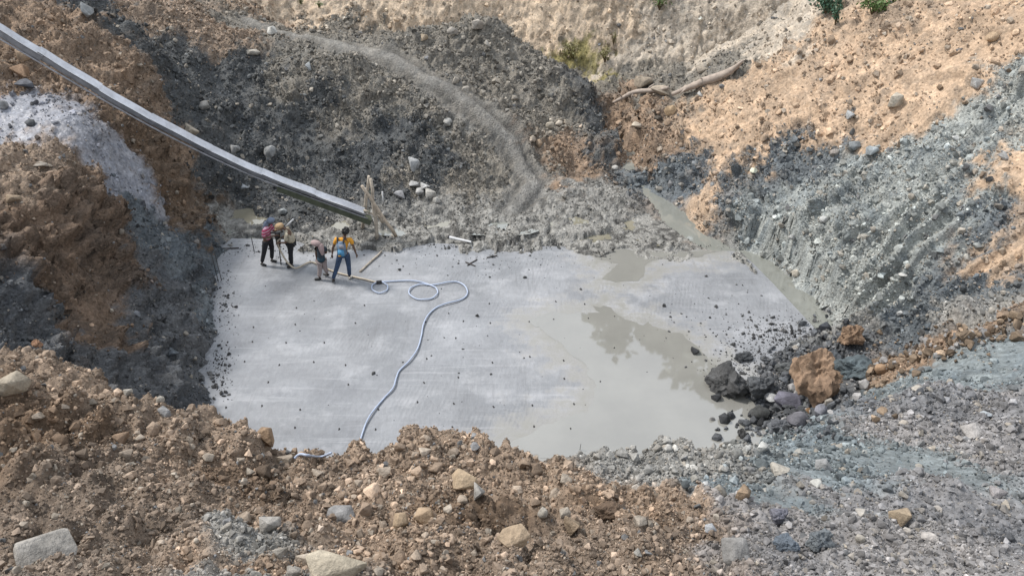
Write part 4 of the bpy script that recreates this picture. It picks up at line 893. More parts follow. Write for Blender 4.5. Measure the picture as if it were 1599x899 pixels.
for sgm in range(NS):
    f0, f1 = (sgm / NS - .006) * .985, ((sgm + 1) / NS + .008) * .978
    vs = []; fs = []; n = 9; m = len(prof); wob = rng.normal(0, .015, 3); lift = .022 * (sgm % 2)
    scl = .66 - .02 * sgm / NS
    for k in range(n):
        f = min(max(f0 + (f1 - f0) * k / (n - 1), 0), 1); p = chute_path(f); tdir = chute_path(min(f + .01, 1)) - chute_path(max(f - .01, 0)); tdir /= np.linalg.norm(tdir)
        lat = np.cross(tdir, (0, 0, 1)); lat /= np.linalg.norm(lat); up = np.cross(lat, tdir)
        for th_ in (0, -.008):
            for (a, b) in prof:
                dent = .008 * math.sin(7 * f * 9 + a * 9 + sgm)
                vs.append(p + lat * (a * scl + wob[0]) + up * ((b if b > 0 else b * 1.15 * (1 - .3 * f)) * (.52 - .2 * f) + dent + lift + th_) - loc0)
    for k in range(n - 1):
        for q in range(m - 1):
            b0 = k * 2 * m + q; b1 = (k + 1) * 2 * m + q
            fs.append((b0, b0 + 1, b1 + 1, b1)); fs.append((b0 + m, b1 + m, b1 + 1 + m, b0 + 1 + m))
        for q in (0, m - 1):
            b0 = k * 2 * m + q; b1 = (k + 1) * 2 * m + q; fs.append((b0, b1, b1 + m, b0 + m))
    so = mesh_obj('sheet', vs, fs, M_sheet, chute, True); so.data.materials.append(M_shaded); so.data.materials.append(M_cem)
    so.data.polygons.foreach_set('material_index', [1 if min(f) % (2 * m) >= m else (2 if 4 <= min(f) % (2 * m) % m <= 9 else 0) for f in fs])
# plank under the lower end, and the pipe rails the sheets lie on
pk = MB(); A = chute_path(.80) - loc0; Bq = chute_path(.985) - loc0
dr_ = (Bq - A) / np.linalg.norm(Bq - A); lat = np.cross(dr_, (0, 0, 1)); lat /= np.linalg.norm(lat); up = np.cross(lat, dr_)
q8 = []
for c in (A + dr_ * .0, Bq + dr_ * .28):
    for a, b in ((-.17, -.25), (.17, -.25), (.17, -.085), (-.17, -.085)): q8.append(c + lat * a + up * b)
pk.add(q8, [(0, 1, 2, 3), (7, 6, 5, 4), (0, 4, 5, 1), (1, 5, 6, 2), (2, 6, 7, 3), (3, 7, 4, 0)]).build('plank', M_plank, chute, False)
for sgn in (-1, 1):
    rl = MB(); pts = []
    for k in range(40):
        f = k / 39; p = chute_path(f); tdir = chute_path(min(f + .01, 1)) - chute_path(max(f - .01, 0)); tdir /= np.linalg.norm(tdir)
        lt = np.cross(tdir, (0, 0, 1)); lt /= np.linalg.norm(lt); up2 = np.cross(lt, tdir)
        pts.append(p + lt * .13 * sgn - up2 * (.145 - .07 * f) - loc0)
    rl.tube(pts, .024, 7).build('rail', M_sheet2, chute)

# ------------------------------------------------------------ pole trestle at the chute end
tr = empty('pole_trestle', tuple(at_z(590, 377, .06))); tag(tr, "leaning frame of bare wooden poles holding the lower end of the chute", 'frame')
l0 = np.array(tr.location)
def pole(a, b, r0, r1, m, name='pole', par=tr, l=None):
    l = l0 if l is None else l; r_ = np.random.default_rng(int(abs(a[0] * 1000)) % 9999); pts = [a + (b - a) * k / 6 + (r_.normal(0, .012, 3) if 0 < k < 6 else 0) - l for k in range(7)]
    return MB().tube(pts, [r0 + (r1 - r0) * k / 6 for k in range(7)], 8).build(name, m, par)
pole(at_z(589, 378, .02), at_y(579, 279, 21.5), .06, .048, M_wood2)
pole(at_z(565.5, 360, .1), at_y(576, 275, 21.7), .055, .045, M_wood2)
pole(at_z(619, 370, .1), at_y(565, 290, 21.2), .055, .045, M_wood)
pole(at_z(599, 353, .12), at_y(582, 318, 21.8), .045, .04, M_wood2)
pole(at_y(568, 328, 21.4), at_y(598, 340, 21.55), .035, .03, M_wood2, 'crossbar')
for (u, v, y) in ((576, 300, 21.5), (574, 330, 21.45)):
    c = at_y(u, v, y) - l0
    MB().tube([c + np.array((math.cos(a) * .075, math.sin(a) * .075, .02 * math.sin(3 * a))) for a in np.linspace(0, 6.28, 13)], .014, 5).build('lashing', M_plank, tr)
def stick(u0, v0, z0, u1, v1, z1, r, mat, name, label, cat, r1=None):
    a, b = at_z(u0, v0, z0), at_z(u1, v1, z1); o = MB().tube([(a + (b - a) * k / 5) + (rng.normal(0, r * .25, 3) * (1, 1, 0) if 0 < k < 5 else 0) for k in range(6)], [r + ((r1 or r) - r) * k / 5 for k in range(6)], 7).build(name, mat)
    return tag(o, label, cat)
stick(562, 424, .03, 596, 392, .05, .03, M_wood2, 'stick', "straight grey stick lying on the slab right of the person with the backpack", 'stick')
stick(611, 366, .12, 626, 381, .03, .02, M_wood, 'stick', "thin pale stick on the slab edge at the foot of the trestle", 'stick')
M_white = simple_mat("white_pipe", (.6, .6, .6), .5, 0, .15)
pp = empty('pipe', tuple(at_z(715, 373, .12))); tag(pp, "short white pipe lying on the mud behind the slab", 'pipe'); lp = np.array(pp.location)
a, b = at_z(700, 370, .15), at_z(736, 378, .12)
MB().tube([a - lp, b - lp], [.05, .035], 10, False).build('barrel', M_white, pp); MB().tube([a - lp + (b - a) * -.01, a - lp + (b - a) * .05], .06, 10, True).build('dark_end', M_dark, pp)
M_twig = simple_mat("dark_twig", (.06, .05, .045), .9)
for k, (u0, v0, u1, v1, lb) in enumerate(((727, 409, 742, 415, "dark crossed twig on the slab, lower of the two"), (730, 414, 745, 405, "dark crossed twig on the slab, upper of the two"), (760, 402, 776, 399, "long dark twig on the slab near its back edge"), (344, 388, 373, 387, "dark twig lying on the slab at the foot of the left wall"))):
    stick(u0, v0, .02, u1, v1, .02, .018, M_twig, 'twig', lb, 'twig')
def rod(u, v, vt, r, label, du=0):
    a = at_z(u, v, 0); dd = (a - CAM) @ np.array((0, CP, -SP)); h = (v - vt) * dd / F / .82
    return tag(MB().tube([a - (0, 0, .05), a + (du * dd / F, 0, h)], r, 6).build('steel_rod', M_dark), label, 'rod')
rod(397, 392, 372, .012, "short dark rod standing in the slab left of the woman in the striped shirt"); rod(341, 440, 398, .010, "left of two thin rods standing by the left wall"); rod(346, 438, 394, .010, "right of two thin rods standing by the left wall")
a = ground_at(905, 702); tag(MB().tube([a - (0, 0, .1), a + np.array((.02, 0, .18))], .006, 6).build('steel_rod', M_dark), "thin dark rod sticking up from the near rim before the puddle", 'rod')
pl = at_y(597, 300, 23.2); tag(MB().tube([pl - (0, 0, .5), pl + (0, 0, .02)], .025, 7).build('marker_peg', M_white), "small white peg on the dark slope right of the trestle top", 'peg')

# ------------------------------------------------------------ hoses
def spline(pts, n=10):
    P_ = [np.array(p, float) for p in pts]; out = []
    for i in range(len(P_) - 1):
        p0, p1, p2, p3 = P_[max(i - 1, 0)], P_[i], P_[i + 1], P_[min(i + 2, len(P_) - 1)]
        for k in range(n):
            a = k / n; out.append(.5 * (2 * p1 + (p2 - p0) * a + (2 * p0 - 5 * p1 + 4 * p2 - p3) * a * a + (3 * p1 - p0 - 3 * p2 + p3) * a ** 3))
    return out + [P_[-1]]
M_blue = simple_mat("blue_hose", (.40, .46, .58), .45, 0, .12); M_beige = simple_mat("beige_hose", (.46, .40, .31), .55, 0, .15)
def ell(cu, cv, ru, rv, a0, a1, n=12): return [(cu + ru * math.cos(a), cv + rv * math.sin(a)) for a in np.linspace(R(a0), R(a1), n)]
hpx = ell(593, 449, 12.5, 8.5, -95, 250, 16) + [(598, 440.5), (612, 439), (630, 438.5), (650, 439.5), (665, 442.5)] + ell(661, 456, 22.5, 12, -45, 290, 18) + [(684, 444), (700, 441), (714, 440), (725, 446), (730, 456), (726, 464), (714, 470), (695, 475), (680, 481), (668, 493), (661, 508), (658, 524), (652, 545), (640, 563), (624, 578), (619, 590), (614, 606), (600, 621), (586, 638), (574, 656), (566, 676), (560, 698), (556, 716)]
hp = spline([hit0(u, v, .03) for u, v in hpx], 6); hz_ = empty('blue_hose', tuple(hit0(592, 440))); tag(hz_, "pale blue hose looped twice and winding across the slab to the near rim", 'hose')
lh = np.array(hz_.location)
hp = [p - lh + np.array((0, 0, .01 * math.sin(i * .35) + .012)) for i, p in enumerate(hp)]
MB().tube(hp, .021, 8).build('hose_tube', M_blue, hz_)
MB().tube([hit0(588, 441, .04) - lh, hit0(596, 440, .04) - lh], .055, 8).build('coupling', M_dark, hz_)
tag(MB().tube(spline([ground_at(u, v) + np.array((0, -.02, .03)) for u, v in ((462, 716), (470, 710), (484, 712), (502, 714), (518, 708))], 6), .012, 7).build('hose_end', M_blue), "bit of pale blue hose showing among the stones of the near rim", 'hose')

# ------------------------------------------------------------ driftwood
M_drift = simple_mat("driftwood", (.36, .30, .25), .85, 0, .3, 5, .5)
def log(pts, rad, label, branches=()):
    p = [ground_at(u, v) + np.array((0, -.1, .1)) for u, v in pts]
    y = np.polyfit(range(len(p)), [q[1] for q in p], 1)
    p = [at_y(u, v, np.polyval(y, i) - .15) for i, (u, v) in enumerate(pts)]
    root = empty('driftwood_log', tuple(p[0])); tag(root, label, 'log'); l = np.array(p[0]); n = len(p)
    q = spline(p, 5); rr_ = np.interp(np.linspace(0, 1, len(q)), np.linspace(0, 1, n), rad) * (1 + rng.normal(0, .06, len(q)))
    MB().tube([x - l for x in q], list(rr_), 9).build('trunk', M_drift, root)
    for (i, u, v, r0) in branches:
        b = at_y(u, v, p[i][1] - .1); MB().tube([p[i] - l, (p[i] + b) / 2 - l + np.array((0, 0, .03)), b - l], [r0, r0 * .75, r0 * .4], 7).build('branch', M_drift, root)
log([(958, 160), (972, 153), (990, 144), (1010, 142), (1030, 140), (1044, 137)], [.05, .075, .09, .1, .09, .06], "left driftwood log, thin and bent, at the foot of the far hillside", ((3, 1022, 131, .05), (1, 965, 146, .035), (2, 985, 155, .04)))
log([(1050, 147), (1075, 137), (1100, 127), (1125, 119), (1145, 108), (1160, 95)], [.07, .11, .15, .16, .11, .04], "right driftwood log, thick and straight, at the foot of the far hillside", ((1, 1062, 147, .05), (3, 1140, 118, .05), (2, 1092, 122, .035), (4, 1157, 106, .03)))

# ------------------------------------------------------------ plants
def leaf_mat(name, c): return simple_mat(name, c, .6, 0, .35, 3)
M_leaf = leaf_mat("teal_leaf", (.05, .115, .065)); M_leaf2 = leaf_mat("bright_leaf", (.10, .165, .045)); M_leaf3 = leaf_mat("dry_grass", (.2, .19, .07)); M_stem = simple_mat("stem", (.12, .09, .05), .9)
def shrub(u, v, w, h, mat, label, n=260, leaf=.09, name='shrub', cat='shrub', seed=0):
    g = ground_at(u, v + h * .35); t = (g - CAM) @ np.array((0, CP, -SP)); r_ = np.random.default_rng(seed)
    o = empty(name, tuple(g)); tag(o, label, cat); W_ = w * .5 * t / F; H_ = h * t / F / .9
    st = MB(); lv = MB(); tips = []
    for k in range(9):
        e = np.array((r_.uniform(-1, 1) * W_ * .8, r_.uniform(-.6, .3) * W_ * .6, H_ * r_.uniform(.35, .9))); st.tube([(0, 0, -.1), e * .5 + (0, 0, .05), e], [.02, .014, .006], 5); tips.append(e)
    for k in range(n):
        e = tips[k % 9] * r_.uniform(.45, 1.1) + r_.normal(0, 1, 3) * (W_ * .2, W_ * .2, H_ * .13)
        e[2] = max(e[2], .01); d1 = r_.normal(size=3); d1 /= np.linalg.norm(d1); d2 = np.cross(d1, r_.normal(size=3)); d2 /= np.linalg.norm(d2); s_ = leaf * r_.uniform(.6, 1.3)
        lv.add([e, e + d1 * s_ * .5 + d2 * s_ * .3, e + d1 * s_, e + d1 * s_ * .5 - d2 * s_ * .3], [(0, 1, 2, 3)])
    st.build('stem', M_stem, o); lv.build('foliage', mat, o, False)
shrub(1290, 10, 50, 34, M_leaf, "largest teal green bush at the top right edge", 520, .11, seed=1); shrub(1305, 26, 18, 24, M_leaf, "small teal green plant hanging below the largest bush", 160, .1, seed=2)
shrub(1362, 10, 52, 24, M_leaf2, "bright green bush right of the largest bush at the top edge", 480, .1, seed=3); shrub(1030, 6, 34, 20, M_leaf2, "small bright green bush on the far hillside at the top edge", 260, .09, seed=4)
shrub(498, 8, 14, 8, M_leaf2, "tiny green tuft on the far hillside, right of the other tuft", 60, .07, 'tuft', 'plant', 5); shrub(470, 3, 12, 8, M_leaf2, "tiny green tuft on the far hillside at the top edge, left", 60, .07, 'tuft', 'plant', 6)
shrub(895, 82, 40, 26, M_leaf3, "dry yellow green grass patch low on the far hillside", 260, .1, 'grass_tuft', 'grass', 7); shrub(945, 86, 30, 24, M_leaf3, "thinner dry grass patch right of the first on the far hillside", 140, .1, 'grass_tuft', 'grass', 8); shrub(958, 62, 10, 18, M_leaf3, "small dry sprig on the far hillside above the grass patches", 50, .08, 'grass_tuft', 'grass', 9)
# wood on the hill above the frame: seen only as the dark reflection in the puddle
def woodland():
    lv = MB(); r_ = np.random.default_rng(5)
    for k in range(46):
        x = 7.4 + 33 * r_.random() ** 1.3; y = r_.uniform(43, 50); z = float(base_z(np.array([x]), np.array([y]))[0])
        top_ = np.interp(x, [7, 9, 11, 14, 18, 40], [18.5, 22, 25, 26.5, 29, 32]) + r_.normal(0, .7); H_ = top_ - z; w = r_.uniform(1.8, 2.8)
        lv.tube([(x, y, z - .5), (x + .2, y, z + H_ * .45), (x, y, z + H_ * .9)], [.28, .2, .06], 6)
        ctrs = [np.array((x, y, z + H_ * r_.uniform(.12, .9))) + r_.normal(0, 1, 3) * (w * .5, w * .5, .3) for _ in range(16)]
        for q in range(1050):
            e = ctrs[q % 16] + r_.normal(0, .45, 3) * (1.1, 1.1, .8); d1 = r_.normal(size=3); d1 /= np.linalg.norm(d1); d2 = np.cross(d1, r_.normal(size=3)); d2 /= np.linalg.norm(d2); s_ = r_.uniform(.5, 1.0)
            if e[2] + s_ * .6 > top_ + .3: continue
            lv.add([e, e + d1 * s_ * .5 + d2 * s_ * .35, e + d1 * s_, e + d1 * s_ * .5 - d2 * s_ * .35], [(0, 1, 2, 3)])
    tag(lv.build('woodland', leaf_mat("wood_leaf", (.05, .075, .03)), None, False), "green wood on the hilltop above the orange slope", kind='stuff')
woodland()
# ------------------------------------------------------------ people
def skin_obj(name, chains, mat, parent, sub=1, root=None):
    """chains: lists of (point, radius x, radius y); points that coincide are welded"""
    vs, rs, es, key = [], [], [], {}
    def vid(p, r):
        k = tuple(round(c, 4) for c in p)
        if k not in key: key[k] = len(vs); vs.append(k); rs.append(r if isinstance(r, tuple) else (r, r))
        return key[k]
    for ch in chains:
        ids = [vid(p, r) for p, r in ch]; es += [(a, b) for a, b in zip(ids, ids[1:]) if a != b]
    me = bpy.data.meshes.new(name); me.from_pydata(vs, es, []); me.materials.append(mat)
    o = link(bpy.data.objects.new(name, me), parent)
    md = o.modifiers.new('skin', 'SKIN'); md.use_smooth_shade = True; md.branch_smoothing = .4
    for i, r in enumerate(rs): me.skin_vertices[0].data[i].radius = r
    for d_ in me.skin_vertices[0].data: d_.use_root = False
    me.skin_vertices[0].data[0].use_root = True
    o.modifiers.new('soft', 'SUBSURF').levels = sub; o.modifiers['soft'].render_levels = sub
    return o
V3 = lambda *a: np.array(a, float)
M_skin = simple_mat("brown_skin", (.13, .075, .05), .6, 0, .1); M_hair = simple_mat("black_hair", (.012, .011, .011), .5, 0, .2, 30, .4)
M_black = simple_mat("black_cloth", (.016, .017, .021), .85, 0, .3); M_jean = simple_mat("blue_denim", (.035, .065, .125), .85, 0, .35, 6); M_shoe = simple_mat("dark_shoe", (.02, .019, .019), .6); M_sole = simple_mat("pale_shoe", (.38, .36, .32), .7)
M_eye = simple_mat("eye_dark", (.01, .01, .01), .2)
def hand(wrist, fwd, side, curl):
    """palm and five fingers as chains growing from the wrist"""
    f = fwd / np.linalg.norm(fwd); s = side - f * (side @ f); s /= np.linalg.norm(s); n = np.cross(f, s)
    palm = wrist + f * .05; ch = [[(wrist, .022), (palm, (.03, .017))]]
    for k, L_ in zip((-1.5, -.5, .5, 1.5), (.065, .078, .073, .055)):
        kn = palm + f * .035 + s * k * .018; m = kn + (f * math.cos(curl) + n * math.sin(curl)) * L_ * .5; e = m + (f * math.cos(2 * curl) + n * math.sin(2 * curl)) * L_ * .5
        ch.append([(palm, (.03, .017)), (kn, .0095), (m, .009), (e, .0075)])
    tb = palm - s * .03; ch.append([(palm, (.03, .017)), (tb, .011), (tb + f * .03 - s * .012 + n * .01, .0095), (tb + f * .055 - s * .006 + n * .02, .008)])
    return ch
def person(label, base, J, mats, face, hair=None, rolled=.0, bare_head=True, skirt=None):
    """J: joints in metres from the point between the feet, x to the right of the photo, y away, z up"""
    root = empty('person', tuple(base)); root.scale = (1.03, 1.03, 1.03); tag(root, label, 'person')
    lean_ = mats.get('lean', 0.0); J = {k: (v[0] + lean_ * v[2], v[1], v[2]) for k, v in J.items()}; g = {k: V3(*v) for k, v in J.items()}
    side = g['shoulder_r'] - g['shoulder_l']; side = side / np.linalg.norm(side)
    f = V3(*face); f /= np.linalg.norm(f)
    hd = g['head']; neck = g['neck']; up = hd - neck; up /= np.linalg.norm(up)
    chains = [[(g['hips'], (.12, .09)), (g['waist'], (.105, .08)), (g['chest'], (.125, .09)), (neck, .05), (neck + up * .07 , .047), (hd - up * .01 + f * .012, (.078, .088)), (hd + up * .06, (.08, .092)), (hd + up * .105, .055)]]
    for s in 'lr':
        chains.append([(g['chest'], (.125, .09)), (g['shoulder_' + s], .05), (g['elbow_' + s], .036), (g['wrist_' + s], .022)])
        fw = g['wrist_' + s] - g['elbow_' + s]
        sd = np.cross(fw, (0, 0, 1.0)) if abs(fw[2]) < .8 * np.linalg.norm(fw) else f * (1 if s == 'l' else -1)
        chains += hand(g['wrist_' + s], fw, sd, .35 if 'grip' not in mats else .75)
        chains.append([(g['hips'], (.12, .09)), (g['hip_' + s], .08), (g['knee_' + s], .052), (g['ankle_' + s], .034)])
    skin_obj('body', chains, M_skin, root)
    # face: nose, ears, eyes, mouth on the head
    rt = np.cross(f, up); ft = MB()
    fc = hd + up * .03
    ft.ball(fc + f * .098 - up * .012, (.013, .013, .018), 8, 6)
    for q in (-1, 1): ft.ball(fc + rt * q * .083 - f * .005, (.012, .014, .026), 8, 6)
    ft.build('nose_and_ears', M_skin, root)
    for q in (-1, 1): MB().ball(fc + f * .088 + rt * q * .032 + up * .012, (.011, .011, .008), 8, 6).build('eye', M_eye, root)
    MB().ball(fc + f * .088 - up * .05, (.02, .012, .006), 8, 6).build('mouth', simple_mat("lips", (.14, .06, .05), .5), root)
    # clothes
    if 'shirt' in mats:
        wd = mats.get('wide', 1.06)
        ch = [[(g['hips'] + V3(0, 0, -.03), (.145 * wd, .115 * wd)), (g['waist'], (.138 * wd, .11 * wd)), (g['chest'], (.15 * wd, .115 * wd)), (neck + (g['chest'] - neck) * .12, .062)]]
        for s in 'lr':
            e = g['shoulder_' + s] + (g['elbow_' + s] - g['shoulder_' + s]) * mats.get('sleeve', .75)
            ch.append([(g['chest'], (.15 * wd, .115 * wd)), (g['shoulder_' + s], .072), (e, .058)])
        skin_obj('shirt', ch, mats['shirt'], root, 2)
    ch = []
    for s in 'lr': ch.append([(g['hips'], (.13, .105)), (g['hip_' + s] - V3(0, 0, .04), .098), (g['knee_' + s], .07), (g['ankle_' + s] + V3(0, 0, .03), .056)])
    skin_obj('trousers', ch, mats['trousers'], root, 2)
    for s in 'lr':
        a = g['ankle_' + s]; d_ = V3(*J.get('toe_' + s, tuple(f * .15 + a)))
        fd = d_ - a; fd[2] = 0; fd /= np.linalg.norm(fd) + 1e-9; z0 = a[2] - .055
        sh = skin_obj('shoe', [[(a + V3(0, 0, -.005), .05), (a - fd * .045 + V3(0, 0, -.035), (.042, .04)), (a + fd * .06 + V3(0, 0, -.037), (.045, .036)), (a + fd * .15 + V3(0, 0, -.042), (.036, .028))]], mats['shoe'], root)
    if hair is not None:
        hb = MB(); Rm = Matrix((rt, f, up)).transposed(); hb.ball(hd + up * .055 - f * .018, (.106, .116, .104), 14, 10, Rm); 
        for k in range(34):
            a = rng.uniform(0, 6.28); e = rng.uniform(.2, 1.3); d_ = rt * math.cos(a) * math.cos(e) + (f * math.sin(a) * .9 - f * .25) * math.cos(e) + up * math.sin(e)
            hb.ball(hd + up * .06 - f * .015 + d_ * .1, (.028, .028, .026), 6, 5)
        hb.build('hair', hair, root)
    return root, g, f, up, rt
def stripes():
    m, N, L, B = new_mat("striped_knit"); tc = N.new('ShaderNodeTexCoord'); sp = N.new('ShaderNodeSeparateXYZ'); L.new(tc.outputs['Object'], sp.inputs[0])
    w = math_node(N, L, 'SINE', math_node(N, L, 'MULTIPLY', sp.outputs[2], 72.0)); f = map_range(N, L, w, .35, .55, 0, 1)
    L.new(mix_col(N, L, f, (.42, .06, .13, 1), (.60, .38, .45, 1)), B.inputs['Base Color']); B.inputs['Roughness'].default_value = .9; return m
M_stripe = stripes(); M_olive = simple_mat("khaki_shirt", (.42, .375, .285), .9, 0, .18, 8); M_yel = simple_mat("amber_tshirt", (.62, .29, .03), .85, 0, .12, 5)
# the woman in the striped shirt, holding the top of the drill, facing right
b1 = hit0(417, 411.5)
r1_, g1, f1, u1, t1 = person("person in pink striped shirt and blue grey head cloth holding the top of the drill", b1, dict(hips=(.02, .0, .83), waist=(.0, 0, .96), chest=(.0, .02, 1.13), neck=(.04, .03, 1.28), head=(.10, .03, 1.38), shoulder_l=(-.05, -.15, 1.19), shoulder_r=(.05, .19, 1.19), elbow_l=(-.04, -.19, .96), elbow_r=(.14, .2, .98), wrist_l=(.26, -.13, 1.02), wrist_r=(.3, .12, 1.06), hip_l=(-.03, -.08, .8), hip_r=(.06, .09, .8), knee_l=(-.06, -.1, .44), knee_r=(.12, .1, .44), ankle_l=(-.12, -.1, .075), ankle_r=(.12, .1, .075), toe_l=(.03, -.16, .02), toe_r=(.3, .06, .02)),
    dict(lean=.17, shirt=M_stripe, sleeve=.9, trousers=M_black, shoe=M_shoe, grip=1), (1, .15, -.35))
M_cloth = simple_mat("blue_grey_cloth", (.17, .205, .275), .9, 0, .2, 9)
sc_ = MB(); Rm = Matrix((t1, f1, u1)).transposed(); h1 = g1['head']; sc_.ball(h1 + u1 * .05 - f1 * .025, (.105, .112, .105), 14, 10, Rm).build('head_cloth', M_cloth, r1_)
skin_obj('scarf_tail', [[(h1 - f1 * .08, (.07, .085)), (g1['neck'] - f1 * .05 + V3(-.02, 0, 0), (.08, .09)), (g1['neck'] + V3(-.11, -.02, -.09), (.06, .08)), (g1['neck'] + V3(-.15, -.02, -.17), (.03, .05))]], M_cloth, r1_)
# the man bent over the drill
b2 = hit0(455, 415.5)
r2_, g2, f2, u2, t2 = person("person in khaki shirt and tan cap bending over the drill", b2, dict(hips=(.03, .02, .82), waist=(.04, .02, .95), chest=(-.01, .0, 1.14), neck=(-.1, -.02, 1.27), head=(-.2, -.04, 1.33), shoulder_l=(-.06, .15, 1.2), shoulder_r=(-.03, -.17, 1.18), elbow_l=(-.12, .18, .94), elbow_r=(-.06, -.22, .92), wrist_l=(-.27, .1, .9), wrist_r=(-.28, -.08, .84), hip_l=(.02, .1, .79), hip_r=(.02, -.07, .79), knee_l=(-.02, .1, .43), knee_r=(.02, -.07, .43), ankle_l=(-.05, .1, .075), ankle_r=(.03, -.07, .075), toe_l=(-.2, .1, .02), toe_r=(-.12, -.1, .02)),
    dict(lean=.1, shirt=M_olive, sleeve=.85, wide=1.3, trousers=M_black, shoe=M_shoe, grip=1), (-1, -.15, -.75))
M_cap = simple_mat("tan_cap", (.42, .29, .165), .85, 0, .15, 9); h2 = g2['head']; Rm = Matrix((t2, f2, u2)).transposed()
cp = MB(); cp.ball(h2 + u2 * .07 - f2 * .005, (.118, .125, .10), 14, 9, Rm); cp.ball(h2 + u2 * .06 + f2 * .12, (.075, .07, .014), 12, 6, Rm); cp.build('cap', M_cap, r2_)
# the child with the pink grey hood
b3 = hit0(502, 435.5)
M_hood = simple_mat("pink_grey_scarf", (.36, .27, .26), .9, 0, .15, 9); M_vest = simple_mat("dark_teal_vest", (.03, .042, .055), .85, 0, .4, 7); M_pale = simple_mat("pink_grey_trousers", (.33, .275, .265), .9, 0, .15)
r3_, g3, f3, u3, t3 = person("small person in pink grey hood and dark vest walking with head bent left", b3, dict(hips=(.0, .0, .70), waist=(.0, .0, .82), chest=(.0, .01, .98), neck=(-.03, .0, 1.10), head=(-.11, -.01, 1.16), shoulder_l=(-.11, .03, 1.03), shoulder_r=(.12, .0, 1.03), elbow_l=(-.15, .05, .82), elbow_r=(.13, .08, .82), wrist_l=(-.12, .03, .62), wrist_r=(.03, .18, .75), hip_l=(-.05, .0, .66), hip_r=(.06, .02, .66), knee_l=(-.03, -.02, .36), knee_r=(.09, .05, .36), ankle_l=(-.05, -.05, .075), ankle_r=(.15, .1, .11), toe_l=(-.2, -.06, .02), toe_r=(.02, .16, .02)),
    dict(lean=.12, shirt=M_vest, sleeve=.6, trousers=M_pale, shoe=M_shoe), (-1, .25, -.3))
h3 = g3['head']; Rm = Matrix((t3, f3, u3)).transposed(); MB().ball(h3 + u3 * .045 - f3 * .015, (.115, .118, .115), 14, 10, Rm).build('hood', M_hood, r3_)
skin_obj('hood_cape', [[(h3 - u3 * .02 - f3 * .05, (.08, .08)), (g3['neck'] + V3(.03, -.03, .01), (.10, .09)), (g3['chest'] + V3(.05, -.07, .0), (.11, .075)), (g3['chest'] + V3(.05, -.1, -.14), (.045, .03))]], M_hood, r3_, 2)
skin_obj('skirt', [[(g3['waist'], (.125, .1)), (g3['hips'], (.145, .12)), (g3['hips'] + V3(.0, 0, -.11), (.15, .125))]], simple_mat("teal_skirt", (.025, .06, .085), .85, 0, .4, 7), r3_, 2)
# the man in the amber T-shirt
b4 = hit0(534, 438.5)
r4_, g4, f4, u4, t4 = person("person in amber T-shirt and blue jeans walking away with a backpack", b4, dict(hips=(.02, .02, .92), waist=(.02, .02, 1.05), chest=(.03, .03, 1.26), neck=(.05, .05, 1.43), head=(.07, .07, 1.53), shoulder_l=(-.17, .03, 1.35), shoulder_r=(.22, .03, 1.35), elbow_l=(-.26, .0, 1.09), elbow_r=(.32, .0, 1.09), wrist_l=(-.29, .06, .86), wrist_r=(.38, .06, .85), hip_l=(-.07, .02, .88), hip_r=(.12, .04, .88), knee_l=(-.14, .0, .47), knee_r=(.17, .08, .47), ankle_l=(-.23, -.1, .10), ankle_r=(.2, .1, .075), toe_l=(-.24, .06, .02), toe_r=(.28, .22, .02)),
    dict(lean=.13, shirt=M_yel, sleeve=.6, trousers=M_jean, shoe=M_shoe), (.5, 1, -.15), M_hair)
for o in [c for c in r4_.children if c.name.startswith('shoe')][1:]: o.data.materials[0] = M_sole; o['label'] = 'pale right shoe'
# backpack
bp = empty('backpack', tuple(b4 + V3(.15, -.13, 1.02))); tag(bp, "blue and grey backpack worn by the person in the amber T-shirt", 'backpack')
def rounded_box(w, d, h, bev):
    bm = bmesh.new(); bmesh.ops.create_cube(bm, size=1.0)
    for v in bm.verts: v.co.x *= w * (1 if v.co.z < 0 else .86); v.co.y *= d; v.co.z *= h
    bmesh.ops.bevel(bm, geom=bm.edges[:], offset=bev, segments=3, affect='EDGES'); vs = [tuple(v.co) for v in bm.verts]; fs = [[v.index for v in f.verts] for f in bm.faces]; bm.free(); return vs, fs
M_bag = simple_mat("blue_grey_bag", (.16, .22, .30), .8, 0, .3, 12); M_bag2 = simple_mat("bright_blue_panel", (.08, .27, .46), .7, 0, .2, 12); M_bag3 = simple_mat("orange_patch", (.5, .25, .04), .7)
def rb(name, c, s, bev, mat): vs, fs = rounded_box(*s, bev); mesh_obj(name, [np.array(v) + c for v in vs], fs, mat, bp, True)
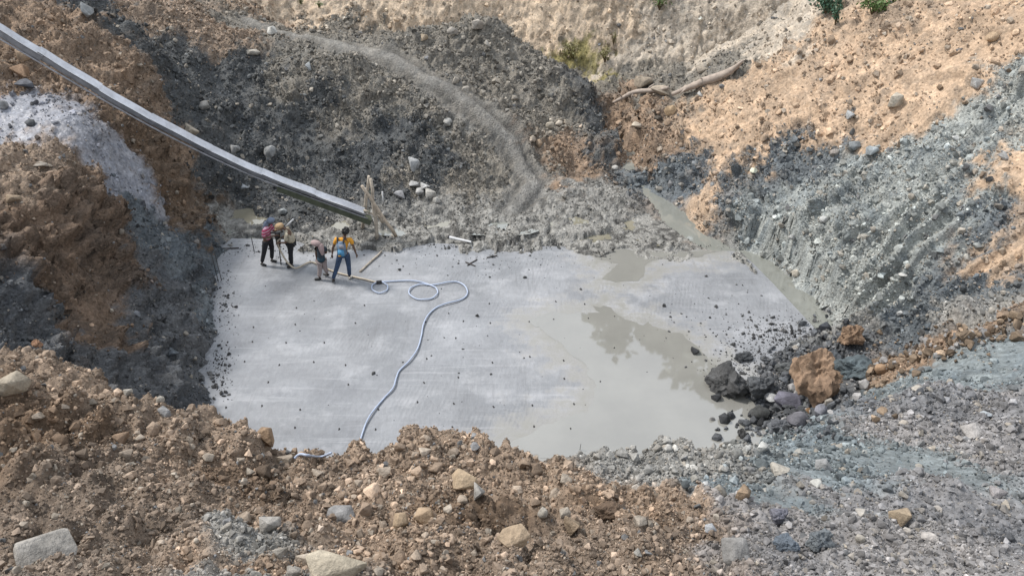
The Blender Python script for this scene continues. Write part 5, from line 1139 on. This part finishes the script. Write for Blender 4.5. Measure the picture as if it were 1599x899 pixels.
rb('bag', V3(0, 0, .16), (.27, .15, .44), .045, M_bag); rb('front_pocket', V3(-.01, -.09, .06), (.2, .06, .22), .025, M_bag2); rb('flap', V3(.03, -.085, .27), (.15, .03, .13), .012, simple_mat("grey_flap", (.33, .33, .36), .8)); rb('patch', V3(-.05, -.124, -.015), (.09, .012, .045), .004, M_bag3)
for q in (-1, 1):
    MB().tube(spline([V3(q * .1, .06, -.02), V3(q * .125, .12, .1), V3(q * .12, .13, .32), V3(q * .1, .12, .44), V3(q * .085, .03, .4), V3(q * .08, -.03, .33)], 6), .026, 8, True, .45).build('strap', M_black, bp)
# drill with its long steel
tip = hit0(439, 413); dl = empty('rock_drill', tuple(tip)); tag(dl, "dark hand held drill with a long steel, standing between two workers", 'drill')
M_drill = simple_mat("drill_iron", (.045, .043, .042), .55, .4, .3, 14, .2); lean = V3(.06, 0, 1.0)
q = lambda h: lean * h
MB().tube([q(-.02), q(.66)], .017, 8).build('drill_steel', M_drill, dl)
MB().tube([q(.60), q(.64), q(.70), q(.72), q(1.0), q(1.02), q(1.1)], [.035, .05, .055, .075, .078, .09, .06], 12).build('cylinder', M_drill, dl)
MB().tube([q(.62) + V3(0, -.05, 0), q(.62) + V3(.06, -.06, .05)], [.03, .025], 8).build('chuck', M_drill, dl)
MB().tube([q(1.09) + V3(-.2, -.02, .03), q(1.07), q(1.09) + V3(.16, .04, .03)], .022, 8).build('handle', M_drill, dl)
bar = MB().tube([q(.98) + V3(.27, .05, .3), q(.98) + V3(.50, .2, .48)], .024, 8).build('carrying_bar', M_white); bar.location = tip; tag(bar, "pale bar sticking up behind the shoulder of the person in the khaki shirt", 'bar')
ap = [tip + q(.92) + V3(.09, -.03, 0), tip + V3(.06, -.1, .86), tip + V3(.09, -.14, .66), tip + V3(.17, -.2, .46), tip + V3(.32, -.28, .22), tip + V3(.55, -.34, .09)] + [hit0(u, v, .035) for u, v in ((485, 409), (505, 417), (525, 425), (548, 431), (570, 436), (589, 441))]
tag(MB().tube(spline(ap, 6), .026, 8).build('air_hose', M_beige), "beige hose running from the drill past the walkers to the blue hose", 'hose')
